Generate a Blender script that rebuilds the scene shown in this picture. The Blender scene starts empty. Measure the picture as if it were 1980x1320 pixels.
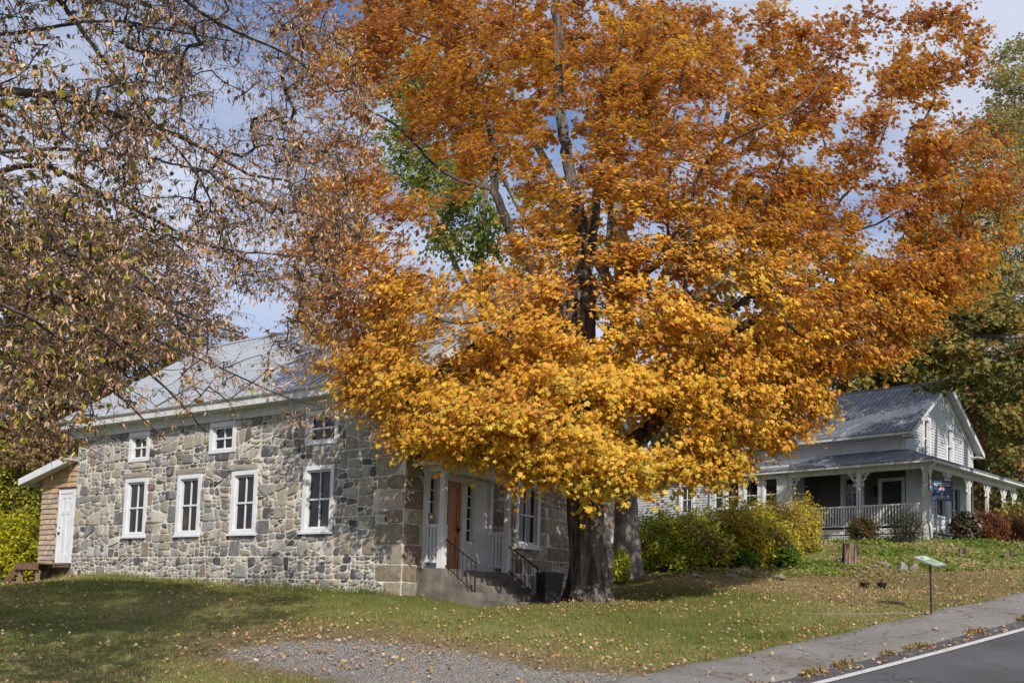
import bpy, math, random
import numpy as np
from mathutils import Vector, Matrix
rng = np.random.default_rng(7); random.seed(7)
R_ = math.radians
scene = bpy.context.scene
COL = scene.collection

# ------------------------------------------------------------------ camera
LENS, SHIFT, PITCH, ROLL = 36.36, .1707, R_(5), R_(1.75)
cam = bpy.data.objects.new('camera', bpy.data.cameras.new('camera')); COL.objects.link(cam)
cam.data.lens = LENS; cam.data.sensor_width = 36; cam.data.shift_y = SHIFT
cam.data.clip_start = .1; cam.data.clip_end = 1500
cam.matrix_world = Matrix.Rotation(math.pi/2 + PITCH, 4, 'X') @ Matrix.Rotation(ROLL, 4, 'Z')
scene.camera = cam
RM = np.array(cam.matrix_world.to_3x3())
# ------------------------------------------------------------------ light
SUN_AZ, SUN_EL = (.26, -.966), 35
S = Vector((SUN_AZ[0]*math.cos(R_(SUN_EL)), SUN_AZ[1]*math.cos(R_(SUN_EL)), math.sin(R_(SUN_EL)))).normalized()
sun = bpy.data.objects.new('sun', bpy.data.lights.new('sun', 'SUN')); COL.objects.link(sun)
sun.data.energy = 4.9; sun.data.angle = R_(.55); sun.data.color = (1, .93, .82)
sun.rotation_euler = S.to_track_quat('Z', 'Y').to_euler()
world = bpy.data.worlds.new('World'); scene.world = world; world.use_nodes = True
wn = world.node_tree; wn.nodes.clear()
sky = wn.nodes.new('ShaderNodeTexSky'); sky.sky_type = 'NISHITA'; sky.sun_disc = False
sky.sun_elevation = R_(SUN_EL); sky.sun_rotation = math.atan2(S.x, S.y)
tc = wn.nodes.new('ShaderNodeTexCoord'); mp = wn.nodes.new('ShaderNodeMapping'); mp.inputs['Scale'].default_value = (1, 1, 2.6)
mp.inputs['Rotation'].default_value = (0, .25, .3)
nz = wn.nodes.new('ShaderNodeTexNoise'); nz.inputs['Scale'].default_value = 2.6; nz.inputs['Detail'].default_value = 7; nz.inputs['Roughness'].default_value = .56
cr = wn.nodes.new('ShaderNodeValToRGB'); cr.color_ramp.elements[0].position = .33; cr.color_ramp.elements[1].position = .56
mx = wn.nodes.new('ShaderNodeMixRGB'); mx.inputs[2].default_value = (6.3, 6.8, 8.2, 1)
sb = wn.nodes.new('ShaderNodeMixRGB'); sb.blend_type = 'MULTIPLY'; sb.inputs[0].default_value = 1; sb.inputs[2].default_value = (1.0, 1.08, 1.3, 1)
bg = wn.nodes.new('ShaderNodeBackground'); bg.inputs[1].default_value = .1
wo = wn.nodes.new('ShaderNodeOutputWorld')
l = wn.links.new
l(tc.outputs['Generated'], mp.inputs[0]); l(mp.outputs[0], nz.inputs['Vector']); l(nz.outputs[0], cr.inputs[0])
l(cr.outputs[0], mx.inputs[0]); l(sky.outputs[0], sb.inputs[1]); l(sb.outputs[0], mx.inputs[1]); l(mx.outputs[0], bg.inputs[0]); l(bg.outputs[0], wo.inputs[0])
scene.view_settings.view_transform = 'Standard'; scene.view_settings.look = 'None'
scene.view_settings.exposure = .06; scene.view_settings.gamma = 1; scene.view_settings.use_curve_mapping = False
scene.cycles.max_bounces = 6; scene.cycles.diffuse_bounces = 4; scene.cycles.transmission_bounces = 4; scene.cycles.transparent_max_bounces = 4

# ------------------------------------------------------------------ geometry helpers
def rays(u, v):
    u = np.asarray(u, float); v = np.asarray(v, float)
    d = np.stack([(u-990)/1980*36, (660-v)/1980*36 + 36*SHIFT, np.full_like(u, -LENS)], -1) @ RM.T
    return d / d[..., 1:2]
def at(u, v, y): return rays(u, v) * np.asarray(y, float)[..., None] if np.ndim(u) else rays(u, v) * y
def nrmz(a): return a / np.maximum(np.linalg.norm(a, axis=-1, keepdims=True), 1e-9)

def root(name, loc, label, cat, group=None):
    o = bpy.data.objects.new(name, None); COL.objects.link(o); o.empty_display_size = .3
    o.location = tuple(float(c) for c in loc); o['label'] = label; o['category'] = cat
    if group: o['group'] = group
    return o
def origin_of(p):
    while p.parent: p = p.parent
    return np.array(p.location)
def link_mesh(name, verts, faces, mat, parent=None, smooth=False, cols=None, org=None):
    """faces: (n,k) array, or list of such arrays / python lists"""
    verts = np.asarray(verts, np.float64)
    if parent is not None: verts = verts - origin_of(parent)
    elif org is not None: verts = verts - np.asarray(org)
    me = bpy.data.meshes.new(name)
    if isinstance(faces, np.ndarray): blocks = [faces]
    elif len(faces) and isinstance(faces[0], np.ndarray): blocks = faces
    else: blocks = None
    if blocks is None:
        tot = np.array([len(f) for f in faces], np.int32); li = np.fromiter((i for f in faces for i in f), np.int32)
    else:
        tot = np.concatenate([np.full(len(b), b.shape[1], np.int32) for b in blocks]); li = np.concatenate([b.ravel() for b in blocks]).astype(np.int32)
    me.vertices.add(len(verts)); me.vertices.foreach_set('co', verts.astype(np.float32).ravel())
    me.loops.add(len(li)); me.loops.foreach_set('vertex_index', li)
    me.polygons.add(len(tot)); st = np.zeros(len(tot), np.int32); st[1:] = np.cumsum(tot)[:-1]
    me.polygons.foreach_set('loop_start', st); me.polygons.foreach_set('loop_total', tot)
    me.polygons.foreach_set('use_smooth', np.full(len(tot), bool(smooth)))
    if cols is not None:
        a = me.attributes.new('tint', 'FLOAT_COLOR', 'FACE'); c4 = np.ones((len(tot), 4), np.float32); c4[:, :3] = cols
        a.data.foreach_set('color', c4.ravel())
    me.update(calc_edges=True); me.validate()
    me.materials.append(mat)
    o = bpy.data.objects.new(name, me); COL.objects.link(o)
    if parent is not None: o.parent = parent
    elif org is not None: o.location = tuple(float(c) for c in org)
    return o
def tag(o, label=None, cat=None, group=None, kind=None):
    if label: o['label'] = label
    if cat: o['category'] = cat
    if group: o['group'] = group
    if kind: o['kind'] = kind
    return o

class Fr:  # local frame: a along wall, b out of wall, c up
    def __init__(s, o, A, B, Cc=(0, 0, 1)): s.o = np.array(o, float); s.M = np.array([A, B, Cc], float)
    def __call__(s, p): return s.o + np.asarray(p, float) @ s.M
    def shift(s, a, b, c): return Fr(s((a, b, c)), *s.M)
W0 = Fr((0, 0, 0), (1, 0, 0), (0, 1, 0))
class MB:
    def __init__(s): s.v = []; s.f = []; s.c = []; s.n = 0
    def add(s, v, f, col=None):
        v = np.asarray(v, float); s.v.append(v)
        for q in f: s.f.append([i + s.n for i in q]); s.c.append(col if col is not None else (1, 1, 1))
        s.n += len(v)
    def box(s, F, a0, a1, b0, b1, c0, c1, col=None):
        p = [(a, b, c) for c in (c0, c1) for b in (b0, b1) for a in (a0, a1)]
        s.add(F(p), [(0, 1, 3, 2), (4, 6, 7, 5), (0, 4, 5, 1), (2, 3, 7, 6), (0, 2, 6, 4), (1, 5, 7, 3)], col)
    def prism(s, F, prof, d0, d1, axis='b', col=None):
        """polygon profile extruded along b (profile in a,c) or along a (profile in b,c) or c (profile a,b)"""
        k = len(prof)
        mk = {'b': lambda p, d: (p[0], d, p[1]), 'a': lambda p, d: (d, p[0], p[1]), 'c': lambda p, d: (p[0], p[1], d)}[axis]
        v = [mk(p, d0) for p in prof] + [mk(p, d1) for p in prof]
        s.add(F(v), [list(range(k))[::-1], list(range(k, 2*k))] + [(i, (i+1) % k, k+(i+1) % k, k+i) for i in range(k)], col)
    def quad(s, pts, col=None): s.add(pts, [tuple(range(len(pts)))], col)
    def tube(s, pts, rad, n=6, cap=True, col=None, rough=0):
        pts = np.asarray(pts, float); k = len(pts); rad = np.broadcast_to(rad, (k,))
        t = nrmz(np.gradient(pts, axis=0)); ref = np.array([0, 0, 1.]) if abs(t[0][2]) < .9 else np.array([1., 0, 0])
        x = nrmz(np.cross(t, ref)); 
        for i in range(1, k):
            xi = x[i-1] - t[i]*np.dot(x[i-1], t[i]); x[i] = xi/max(np.linalg.norm(xi), 1e-6)
        y = np.cross(t, x); an = np.arange(n)/n*2*math.pi
        rr = rad[:, None]*np.ones((k, n))
        if rough: rr = rr*(1 + rough*rng.normal(size=(k, n))*.5 + rough*np.sin(an*3+1)[None]*1.2)
        v = pts[:, None] + rr[..., None]*(np.cos(an)[None, :, None]*x[:, None] + np.sin(an)[None, :, None]*y[:, None])
        f = [(i*n+j, i*n+(j+1) % n, (i+1)*n+(j+1) % n, (i+1)*n+j) for i in range(k-1) for j in range(n)]
        if cap: f += [list(range(n))[::-1], list(range((k-1)*n, k*n))]
        s.add(v.reshape(-1, 3), f, col)
    def build(s, name, mat, parent=None, smooth=False, usecol=False, org=None):
        return link_mesh(name, np.concatenate(s.v), s.f, mat, parent, smooth, np.array(s.c) if usecol else None, org)
def spline(pts, per=6):
    p = np.asarray(pts, float)
    if len(p) < 3:
        t = np.linspace(0, 1, per+1)[:, None]; return p[0]*(1-t) + p[-1]*t
    q = np.vstack([2*p[0]-p[1], p, 2*p[-1]-p[-2]]); out = []
    for i in range(1, len(q)-2):
        for t in np.arange(per)/per:
            a, b, c, d = q[i-1:i+3]
            out.append(.5*((2*b) + (-a+c)*t + (2*a-5*b+4*c-d)*t*t + (-a+3*b-3*c+d)*t**3))
    out.append(p[-1]); return np.array(out)

# ------------------------------------------------------------------ materials
def new_mat(name):
    m = bpy.data.materials.new(name); m.use_nodes = True; nt = m.node_tree
    return m, nt, nt.nodes['Principled BSDF']
def N(nt, typ, **kw):
    n = nt.nodes.new(typ)
    for k, v in kw.items():
        if k in n.inputs: n.inputs[k].default_value = v
        else: setattr(n, k, v)
    return n
def ramp(nt, fac, stops):
    r = nt.nodes.new('ShaderNodeValToRGB'); e = r.color_ramp.elements
    while len(e) < len(stops): e.new(.5)
    for i, (p, c) in enumerate(stops): e[i].position = p; e[i].color = (*c, 1) if len(c) == 3 else c
    nt.links.new(fac, r.inputs[0]); return r.outputs[0]
def coords(nt, scale=(1, 1, 1), rot=(0, 0, 0)):
    t = nt.nodes.new('ShaderNodeTexCoord'); mpn = nt.nodes.new('ShaderNodeMapping'); mpn.inputs['Scale'].default_value = scale; mpn.inputs['Rotation'].default_value = rot
    nt.links.new(t.outputs['Object'], mpn.inputs[0]); return mpn.outputs[0]
def noise(nt, vec, scale, detail=4, rough=.55):
    n = N(nt, 'ShaderNodeTexNoise', Scale=scale, Detail=detail, Roughness=rough); nt.links.new(vec, n.inputs['Vector']); return n.outputs[0]
def bump(nt, h, b, strength=.4, dist=.02):
    n = N(nt, 'ShaderNodeBump', Strength=strength, Distance=dist); nt.links.new(h, n.inputs['Height']); nt.links.new(n.outputs[0], b.inputs['Normal'])
def mix(nt, fac, a, b, blend='MIX'):
    n = nt.nodes.new('ShaderNodeMixRGB'); n.blend_type = blend
    for s, v in zip(n.inputs, (fac, a, b)):
        if isinstance(v, bpy.types.NodeSocket): nt.links.new(v, s)
        else: s.default_value = v if not isinstance(v, tuple) else (*v, 1)
    return n.outputs[0]
def M(name, c1, c2=None, scale=3, rough=.8, bstr=.3, bdist=.01, bscale=None, stretch=(1, 1, 1), spec=.3, metal=0, detail=5, lo=.35, hi=.65, rot=(0, 0, 0)):
    m, nt, b = new_mat(name); v = coords(nt, stretch, rot); nf = noise(nt, v, scale, detail)
    c2 = c2 or tuple(x*.8 for x in c1)
    nt.links.new(ramp(nt, nf, [(lo, c1), (hi, c2)]), b.inputs['Base Color'])
    b.inputs['Roughness'].default_value = rough; b.inputs['Specular IOR Level'].default_value = spec; b.inputs['Metallic'].default_value = metal
    if bstr: bump(nt, noise(nt, v, bscale or scale*6, 4), b, bstr, bdist)
    return m
def tint_mat(name, nscale=14, rough=.85, bstr=.6, bdist=.02, var=.35, spots=None):
    m, nt, b = new_mat(name); a = N(nt, 'ShaderNodeAttribute', attribute_name='tint'); v = coords(nt)
    n1 = noise(nt, v, nscale, 7, .65); k = ramp(nt, n1, [(.3, (1-var,)*3), (.7, (1+var*.6,)*3)])
    c = mix(nt, 1.0, a.outputs['Color'], k, 'MULTIPLY')
    if spots:
        n2 = noise(nt, v, 3.1, 5, .6); c = mix(nt, ramp(nt, n2, [(.52, (0, 0, 0)), (.68, (.7, .7, .7))]), c, spots)
    nt.links.new(c, b.inputs['Base Color']); b.inputs['Roughness'].default_value = rough; b.inputs['Specular IOR Level'].default_value = .25
    bump(nt, n1, b, bstr, bdist); return m
def leaf_mat(name, trans=.4, rough=.55, spec=.25):
    m, nt, b = new_mat(name); a = N(nt, 'ShaderNodeAttribute', attribute_name='tint')
    nt.links.new(a.outputs['Color'], b.inputs['Base Color']); b.inputs['Roughness'].default_value = rough; b.inputs['Specular IOR Level'].default_value = spec
    tr = nt.nodes.new('ShaderNodeBsdfTranslucent'); nt.links.new(a.outputs['Color'], tr.inputs[0])
    ms = nt.nodes.new('ShaderNodeMixShader'); ms.inputs[0].default_value = trans
    nt.links.new(b.outputs[0], ms.inputs[1]); nt.links.new(tr.outputs[0], ms.inputs[2]); nt.links.new(ms.outputs[0], nt.nodes['Material Output'].inputs[0])
    return m
MAT = {}
MAT['leaf'] = leaf_mat('leaf', .45); MAT['dryleaf'] = leaf_mat('dry_leaf', .2, .7)
MAT['stone'] = tint_mat('field_stone', spots=(.30, .29, .27)); MAT['ashlar'] = tint_mat('cut_stone', 7, var=.45, spots=(.17, .12, .085))
MAT['mortar'] = M('lime_mortar', (.62, .58, .52), (.45, .42, .37), 5, .95, .6, .01, 60)
MAT['white'] = M('white_paint', (.62, .63, .66), (.50, .51, .53), 4, .55, .1, .002, 30, lo=.4, hi=.8)
MAT['oldwhite'] = M('weathered_white_paint', (.56, .57, .56), (.36, .36, .35), 6, .6, .25, .004, 30, lo=.42, hi=.78, stretch=(1, 1, .35))
MAT['greywhite'] = M('grey_white_clapboard_paint', (.50, .52, .53), (.40, .42, .43), 2, .6, .15, .003, 30)
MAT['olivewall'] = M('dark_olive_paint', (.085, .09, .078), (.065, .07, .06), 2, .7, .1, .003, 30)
MAT['porchgrey'] = M('grey_porch_paint', (.30, .31, .32), (.22, .23, .24), 4, .6, .15, .003, 30)
MAT['shingle'] = tint_mat('cedar_shingle', 22, bstr=.5, bdist=.006, var=.3)
MAT['rust_wood'] = M('stained_deck_wood', (.20, .105, .065), (.11, .06, .04), 5, .75, .4, .004, 40, stretch=(1, 1, 6))
MAT['palewood'] = M('raw_deck_post_wood', (.30, .22, .16), (.2, .145, .1), 5, .8, .4, .004, 40)
MAT['concrete'] = M('old_step_stone', (.19, .17, .145), (.085, .075, .065), 2.2, .9, .6, .012, 25)
MAT['iron'] = M('black_iron', (.012, .012, .014), (.02, .02, .02), 8, .45, .1, .001)
MAT['binblack'] = M('black_plastic', (.010, .010, .012), (.016, .016, .018), 5, .42, .1, .002, spec=.35)
MAT['bark'] = M('maple_bark', (.17, .145, .125), (.045, .038, .032), 9, .95, 1, .14, 13, stretch=(1, 1, .16), lo=.40, hi=.58, detail=8)
MAT['greybark'] = M('grey_bark', (.25, .23, .205), (.09, .08, .07), 8, .95, 1, .10, 14, stretch=(1, 1, .22), lo=.38, hi=.66)
MAT['limbbark'] = M('dark_linden_bark', (.12, .105, .09), (.045, .038, .033), 5, .95, .6, .01, 30, stretch=(1, 1, .4))
MAT['twig'] = M('twig_bark', (.10, .085, .075), (.05, .042, .038), 6, .9, .3, .004)
MAT['rock'] = M('grey_rock', (.24, .225, .20), (.13, .12, .11), 5, .9, .8, .03, 12)
MAT['stump'] = M('weathered_stump', (.28, .20, .135), (.045, .035, .025), 9, .95, 1, .05, 18, stretch=(1, 1, .12), lo=.42, hi=.56)
MAT['rubber'] = M('black_pot_plastic', (.015, .015, .016), None, 5, .5, 0)
m, nt, b = new_mat('dark_window_glass'); b.inputs['Base Color'].default_value = (.006, .006, .007, 1); b.inputs['Roughness'].default_value = .04; b.inputs['Specular IOR Level'].default_value = .5
nt.links.new(ramp(nt, noise(nt, coords(nt), 1.6, 3), [(.42, (.003, .003, .004)), (.6, (.02, .014, .012)), (.75, (.06, .045, .04))]), b.inputs['Base Color'])
bump(nt, noise(nt, coords(nt), 2.4, 2), b, .5, .03); MAT['glass'] = m
# varnished door
m, nt, b = new_mat('varnished_door'); v = coords(nt, (1, 1, .15))
nt.links.new(ramp(nt, noise(nt, v, 18, 6, .6), [(.3, (.46, .17, .035)), (.7, (.28, .09, .02))]), b.inputs['Base Color']); b.inputs['Roughness'].default_value = .35; MAT['door'] = m
# metal roofs
def roof_mat(name, c1, c2, worn, lo, hi, rough, axis_rot):
    m, nt, b = new_mat(name); v = coords(nt, (1, 1, 1)); vs = coords(nt, (.35, 3.0, .9), (0, 0, axis_rot))
    c = ramp(nt, noise(nt, v, 1.4, 5), [(.35, c1), (.65, c2)])
    w = ramp(nt, noise(nt, vs, 2.2, 9, .72), [(lo, (0, 0, 0)), (hi, (1, 1, 1))])
    nt.links.new(mix(nt, w, c, worn), b.inputs['Base Color']); b.inputs['Roughness'].default_value = rough; b.inputs['Metallic'].default_value = .0
    b.inputs['Specular IOR Level'].default_value = .5; bump(nt, noise(nt, v, 9, 3), b, .15, .01); return m
MAT['barnroof'] = roof_mat('pale_metal_roof', (.30, .325, .365), (.24, .26, .30), (.36, .385, .42), .5, .8, .5, 0)
MAT['houseroof'] = roof_mat('worn_dark_metal_roof', (.115, .125, .15), (.075, .083, .105), (.42, .44, .48), .56, .68, .5, .79)
# asphalt, sidewalk
def ground_tex(name, stops, scale, bs, patches=None, rough=.95, cracks=None):
    m, nt, b = new_mat(name); v = coords(nt); f = noise(nt, v, scale, 8, .8); c = ramp(nt, f, stops)
    if patches:
        c = mix(nt, ramp(nt, noise(nt, v, patches[1], 6, .65), [(patches[2], (0, 0, 0)), (patches[3], (.85, .85, .85))]), c, patches[0])
    if cracks:
        wv = nt.nodes.new('ShaderNodeVectorMath'); wv.operation = 'MULTIPLY_ADD'; nn = N(nt, 'ShaderNodeTexNoise', Scale=2.5, Detail=5.0); nt.links.new(v, nn.inputs['Vector']); nt.links.new(nn.outputs['Color'], wv.inputs[0]); wv.inputs[1].default_value = (.9, .9, .9); nt.links.new(v, wv.inputs[2])
        vo = N(nt, 'ShaderNodeTexVoronoi', Scale=cracks[0], feature='DISTANCE_TO_EDGE'); nt.links.new(wv.outputs[0], vo.inputs['Vector'])
        c = mix(nt, ramp(nt, vo.outputs['Distance'], [(.0, (.85, .85, .85)), (cracks[1], (0, 0, 0))]), c, cracks[2])
        st = noise(nt, coords(nt, (1, 1, 1)), .45, 4, .6); c = mix(nt, 1.0, c, ramp(nt, st, [(.35, (.8, .8, .8)), (.65, (1.15, 1.15, 1.15))]), 'MULTIPLY')
    nt.links.new(c, b.inputs['Base Color']); b.inputs['Roughness'].default_value = rough; b.inputs['Specular IOR Level'].default_value = .2; bump(nt, f, b, bs, .02); return m
MAT['asphalt'] = ground_tex('road_asphalt', [(.3, (.05, .052, .058)), (.7, (.12, .12, .128))], 45, .5, ((.075, .075, .08), .5, .5, .6), cracks=(.45, .012, (.03, .03, .03)))
MAT['sidewalk'] = ground_tex('worn_asphalt_sidewalk', [(.3, (.13, .125, .12)), (.7, (.27, .26, .25))], 30, .6, ((.14, .125, .105), .9, .52, .62), cracks=(.7, .016, (.06, .05, .035)))
MAT['line'] = M('road_paint', (.50, .50, .50), (.20, .20, .205), 34, .75, .2, .003, 60, lo=.5, hi=.72, detail=8)
MAT['path'] = ground_tex('path_stone', [(.3, (.15, .135, .10)), (.7, (.22, .20, .15))], 12, .5)
# lawn: grass / dry / gravel by attribute
m, nt, b = new_mat('lawn_soil'); v = coords(nt)
ag = N(nt, 'ShaderNodeAttribute', attribute_name='gravel'); ad = N(nt, 'ShaderNodeAttribute', attribute_name='dry')
g1 = noise(nt, v, 38, 8, .75); g0 = noise(nt, v, 1.3, 6, .6); g2 = noise(nt, v, 7, 6, .7)
grass = mix(nt, ramp(nt, g0, [(.35, (0, 0, 0)), (.65, (1, 1, 1))]), ramp(nt, g1, [(.3, (.06, .08, .018)), (.7, (.16, .18, .05))]), ramp(nt, g1, [(.3, (.11, .11, .035)), (.7, (.27, .25, .10))]))
dry = ramp(nt, g2, [(.3, (.10, .07, .035)), (.7, (.26, .19, .11))])
c = mix(nt, ramp(nt, mix(nt, .5, ad.outputs['Fac'], g2), [(.42, (0, 0, 0)), (.62, (.85, .85, .85))]), grass, dry)
vor = N(nt, 'ShaderNodeTexVoronoi', Scale=55.0); nt.links.new(v, vor.inputs['Vector'])
bwn = N(nt, 'ShaderNodeRGBToBW'); nt.links.new(vor.outputs['Color'], bwn.inputs[0])
grav = ramp(nt, bwn.outputs[0], [(.1, (.09, .08, .07)), (.55, (.22, .205, .19)), (.9, (.42, .40, .38))])
gm = ramp(nt, mix(nt, .5, ag.outputs['Fac'], g2), [(.49, (0, 0, 0)), (.66, (1, 1, 1))])
nt.links.new(mix(nt, gm, c, grav), b.inputs['Base Color']); b.inputs['Roughness'].default_value = 1; b.inputs['Specular IOR Level'].default_value = .1
bump(nt, g1, b, .9, .04); MAT['lawn'] = m

# ------------------------------------------------------------------ terrain
def plane_near(x, y):
    z = -3.2 + .14*y + .02*x; lo = -1.62
    return np.log(np.exp((z-lo)*4) + 1)/4 + lo
cp = []
for x in (-60, -30, -18, -9, 0, 5, 9, 18, 40):
    for y in (-6, 4, 10, 14, 18): cp.append((x, y, plane_near(np.array(float(np.clip(x, -14, 14))), y)))
for u, v, y in [(140, 1116, 29), (85, 1131, 29.4), (0, 1132, 31), (-250, 1115, 34), (400, 1130, 25.4), (620, 1141, 23.3), (775, 1152, 21.8), (1185, 1142, 29.4), (1030, 1158, 25), (900, 1163, 22.4), (1135, 1163, 23.3),
                (1300, 1122, 29), (1250, 1108, 32), (1500, 1124, 29), (1700, 1128, 28.5), (1800, 1177, 22), (1950, 1165, 24.4), (1980, 1112, 29), (1500, 1190, 21.5), (2200, 1150, 26), (2200, 1090, 32),
                (1640, 1103, 31), (1400, 1100, 33), (1900, 1085, 33), (1560, 1062, 36.0), (1240, 1098, 34), (1800, 1056, 35.6), (1980, 1052, 37)]:
    cp.append(tuple(at(u, v, y)))
for p in [(15.4, 37.2, 2.86), (12, 40.4, 2.86), (15, 42, 2.9), (8, 46, 2.8), (4, 49, 2.7), (22, 43, 2.95), (30, 42, 3.1), (20, 60, 3.4), (-10, 60, 3), (-32, 52, 2.2), (-16, 40, 1.3), (0, 38, 1.3), (3, 42, 1.9),
          (-60, 30, .5), (-60, 80, 5), (50, 30, 2), (60, 60, 5), (0, 85, 5), (45, 90, 7), (70, 110, 9), (-70, 110, 9), (0, 120, 8), (90, 20, 1), (-90, 10, -.5)]: cp.append(p)
cp = np.array([[float(q) for q in p] for p in cp])
def tps_k(d2): return np.where(d2 > 0, .5*d2*np.log(np.maximum(d2, 1e-12)), 0)
n_ = len(cp); K = tps_k(((cp[:, None, :2]-cp[None, :, :2])**2).sum(-1)) + np.eye(n_)*.4
P_ = np.c_[np.ones(n_), cp[:, :2]]; A_ = np.block([[K, P_], [P_.T, np.zeros((3, 3))]])
sol = np.linalg.solve(A_, np.r_[cp[:, 2], 0, 0, 0])
def tz_exact(x, y):
    x = np.atleast_1d(np.asarray(x, float)).ravel(); y = np.atleast_1d(np.asarray(y, float)).ravel(); out = np.empty(len(x))
    for i in range(0, len(x), 20000):
        d2 = (x[i:i+20000, None]-cp[None, :, 0])**2 + (y[i:i+20000, None]-cp[None, :, 1])**2
        out[i:i+20000] = tps_k(d2) @ sol[:n_] + sol[n_] + sol[n_+1]*x[i:i+20000] + sol[n_+2]*y[i:i+20000]
    return out
gx = np.concatenate([np.arange(-110, -20, 5.), np.arange(-20, 26, .25), np.arange(26, 121, 5.)])
gy = np.concatenate([np.arange(-14, 10, 3.), np.arange(10, 48, .25), np.arange(48, 140, 5.)])
GX, GY = np.meshgrid(gx, gy); GZ = tz_exact(GX, GY).reshape(GX.shape)
GZ = GZ + .02*np.sin(GX*1.7+GY*.6)*np.sin(GY*1.3)*((GY > 10) & (GY < 48))
def tz(x, y):
    x = np.asarray(x, float); y = np.asarray(y, float)
    i = np.clip(np.searchsorted(gx, x)-1, 0, len(gx)-2); j = np.clip(np.searchsorted(gy, y)-1, 0, len(gy)-2)
    fx = np.clip((x-gx[i])/(gx[i+1]-gx[i]), 0, 1); fy = np.clip((y-gy[j])/(gy[j+1]-gy[j]), 0, 1)
    return (GZ[j, i]*(1-fx)+GZ[j, i+1]*fx)*(1-fy) + (GZ[j+1, i]*(1-fx)+GZ[j+1, i+1]*fx)*fy
def ground(u, v, y0=9, y1=60):
    d = rays(u, v); ys = np.linspace(y0, y1, 800); z = d[2]*ys; g = tz(d[0]*ys, ys)
    k = np.argmax(z <= g) if (z <= g).any() else 799
    return d*ys[k]
def snap(u, v, y):  # point of the ray's vertical plane at depth y, on the ground
    p = at(u, v, y); p[2] = tz(p[0], p[1]); return p
# level road bed: a smooth quadratic surface under road and sidewalk, blended into the lawn
q0, q1 = ground(1600, 1318), ground(1978, 1218); rd = (q1-q0)[:2]; rd /= np.linalg.norm(rd); rn = np.array([rd[1], -rd[0]])
SS = (GX-q0[0])*rd[0]+(GY-q0[1])*rd[1]; OO = (GX-q0[0])*rn[0]+(GY-q0[1])*rn[1]
mk_ = (SS > -7) & (SS < 16) & (OO > -2.3) & (OO < 6); bas = lambda s_, o_: np.stack([np.ones_like(s_), s_, o_, s_*s_, s_*o_], -1)
cf = np.linalg.lstsq(bas(SS[mk_], OO[mk_]), GZ[mk_], rcond=None)[0]; fit = bas(SS, OO) @ cf
wt = np.clip((OO+3.4)/1.2, 0, 1)*np.clip((SS+9)/3, 0, 1)*np.clip((20-SS)/4, 0, 1)*np.clip((9-OO)/2, 0, 1); GZ = GZ*(1-wt)+fit*wt
nx, ny = len(gx), len(gy)
idx = np.arange(nx*ny).reshape(ny, nx); tf = np.stack([idx[:-1, :-1], idx[:-1, 1:], idx[1:, 1:], idx[1:, :-1]], -1).reshape(-1, 4)
terr = link_mesh('ground', np.stack([GX, GY, GZ], -1).reshape(-1, 3), tf, MAT['lawn'], smooth=True); terr['kind'] = 'structure'
def inpoly(x, y, poly):
    r = np.zeros(x.shape, bool); k = len(poly)
    for i in range(k):
        x0, y0 = poly[i][:2]; x1, y1 = poly[(i+1) % k][:2]
        c_ = ((y0 > y) != (y1 > y)) & (x < (x1-x0)*(y-y0)/((y1-y0) or 1e-9)+x0); r ^= c_
    return r
def soft(poly, w):
    m_ = np.zeros(GX.shape)
    for dx in np.linspace(-w, w, 5):
        for dy in np.linspace(-w, w, 5): m_ += inpoly(GX+dx, GY+dy, poly)
    return m_/25
gravel_poly = [ground(*p) for p in [(385, 1262), (480, 1242), (640, 1236), (740, 1233), (850, 1246), (960, 1268), (1060, 1290), (1180, 1302), (1330, 1304)]] + [np.array((4.0, 13.2, 0)), np.array((-.5, 12.4, 0))] + [ground(*p) for p in [(640, 1318), (540, 1298), (450, 1280)]]
dry_polys = [[ground(*p) for p in q] for q in ([(280, 1215), (700, 1205), (900, 1225), (1300, 1285), (1300, 1318), (700, 1330), (350, 1300)],
             [(1230, 1112), (1500, 1108), (1980, 1095), (1990, 1150), (1700, 1175), (1500, 1150), (1250, 1135)])]
gw = soft(gravel_poly, .5); dw = np.maximum(soft(dry_polys[0], .9), soft(dry_polys[1], .9))
for nm, arr in (('gravel', gw), ('dry', dw)):
    a = terr.data.attributes.new(nm, 'FLOAT', 'POINT'); a.data.foreach_set('value', arr.ravel().astype(np.float32))

# road: frame along the edge line
e0, e1 = ground(1600, 1318), ground(1978, 1218)
RD = np.array([e1[0]-e0[0], e1[1]-e0[1]]); RD /= np.linalg.norm(RD); RN = np.array([RD[1], -RD[0]])   # RN points to the road (right)
def strip(name, mat, o0, o1, h, label=None, wob=0, s0=-16, s1=30, na=230, nb=10, hh=None):
    ss = np.linspace(s0, s1, na); vs = []
    for s_ in ss:
        for j in range(nb+1):
            off = o0 + (o1-o0)*j/nb
            if wob and j in (0,): off += wob*(math.sin(s_*1.9)*.5+math.sin(s_*4.7+1)*.3+random.uniform(-.4, .4))
            p = e0[:2] + RD*s_ + RN*off; z = float(tz(p[0], p[1])) + h + (hh(j/nb) if hh else 0)
            vs.append((p[0], p[1], z))
    f = [(i*(nb+1)+j, i*(nb+1)+j+1, (i+1)*(nb+1)+j+1, (i+1)*(nb+1)+j) for i in range(na-1) for j in range(nb)]
    o = link_mesh(name, vs, f, mat, smooth=True); o['kind'] = 'structure'; return o
strip('road', MAT['asphalt'], -.42, 7.5, .03)
strip('road_edge_line', MAT['line'], 0, .135, .045, nb=2)
strip('sidewalk', MAT['sidewalk'], -2.1, -.38, .055, wob=.16, hh=lambda t: -.05 if t in (0, 1) else 0)
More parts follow.
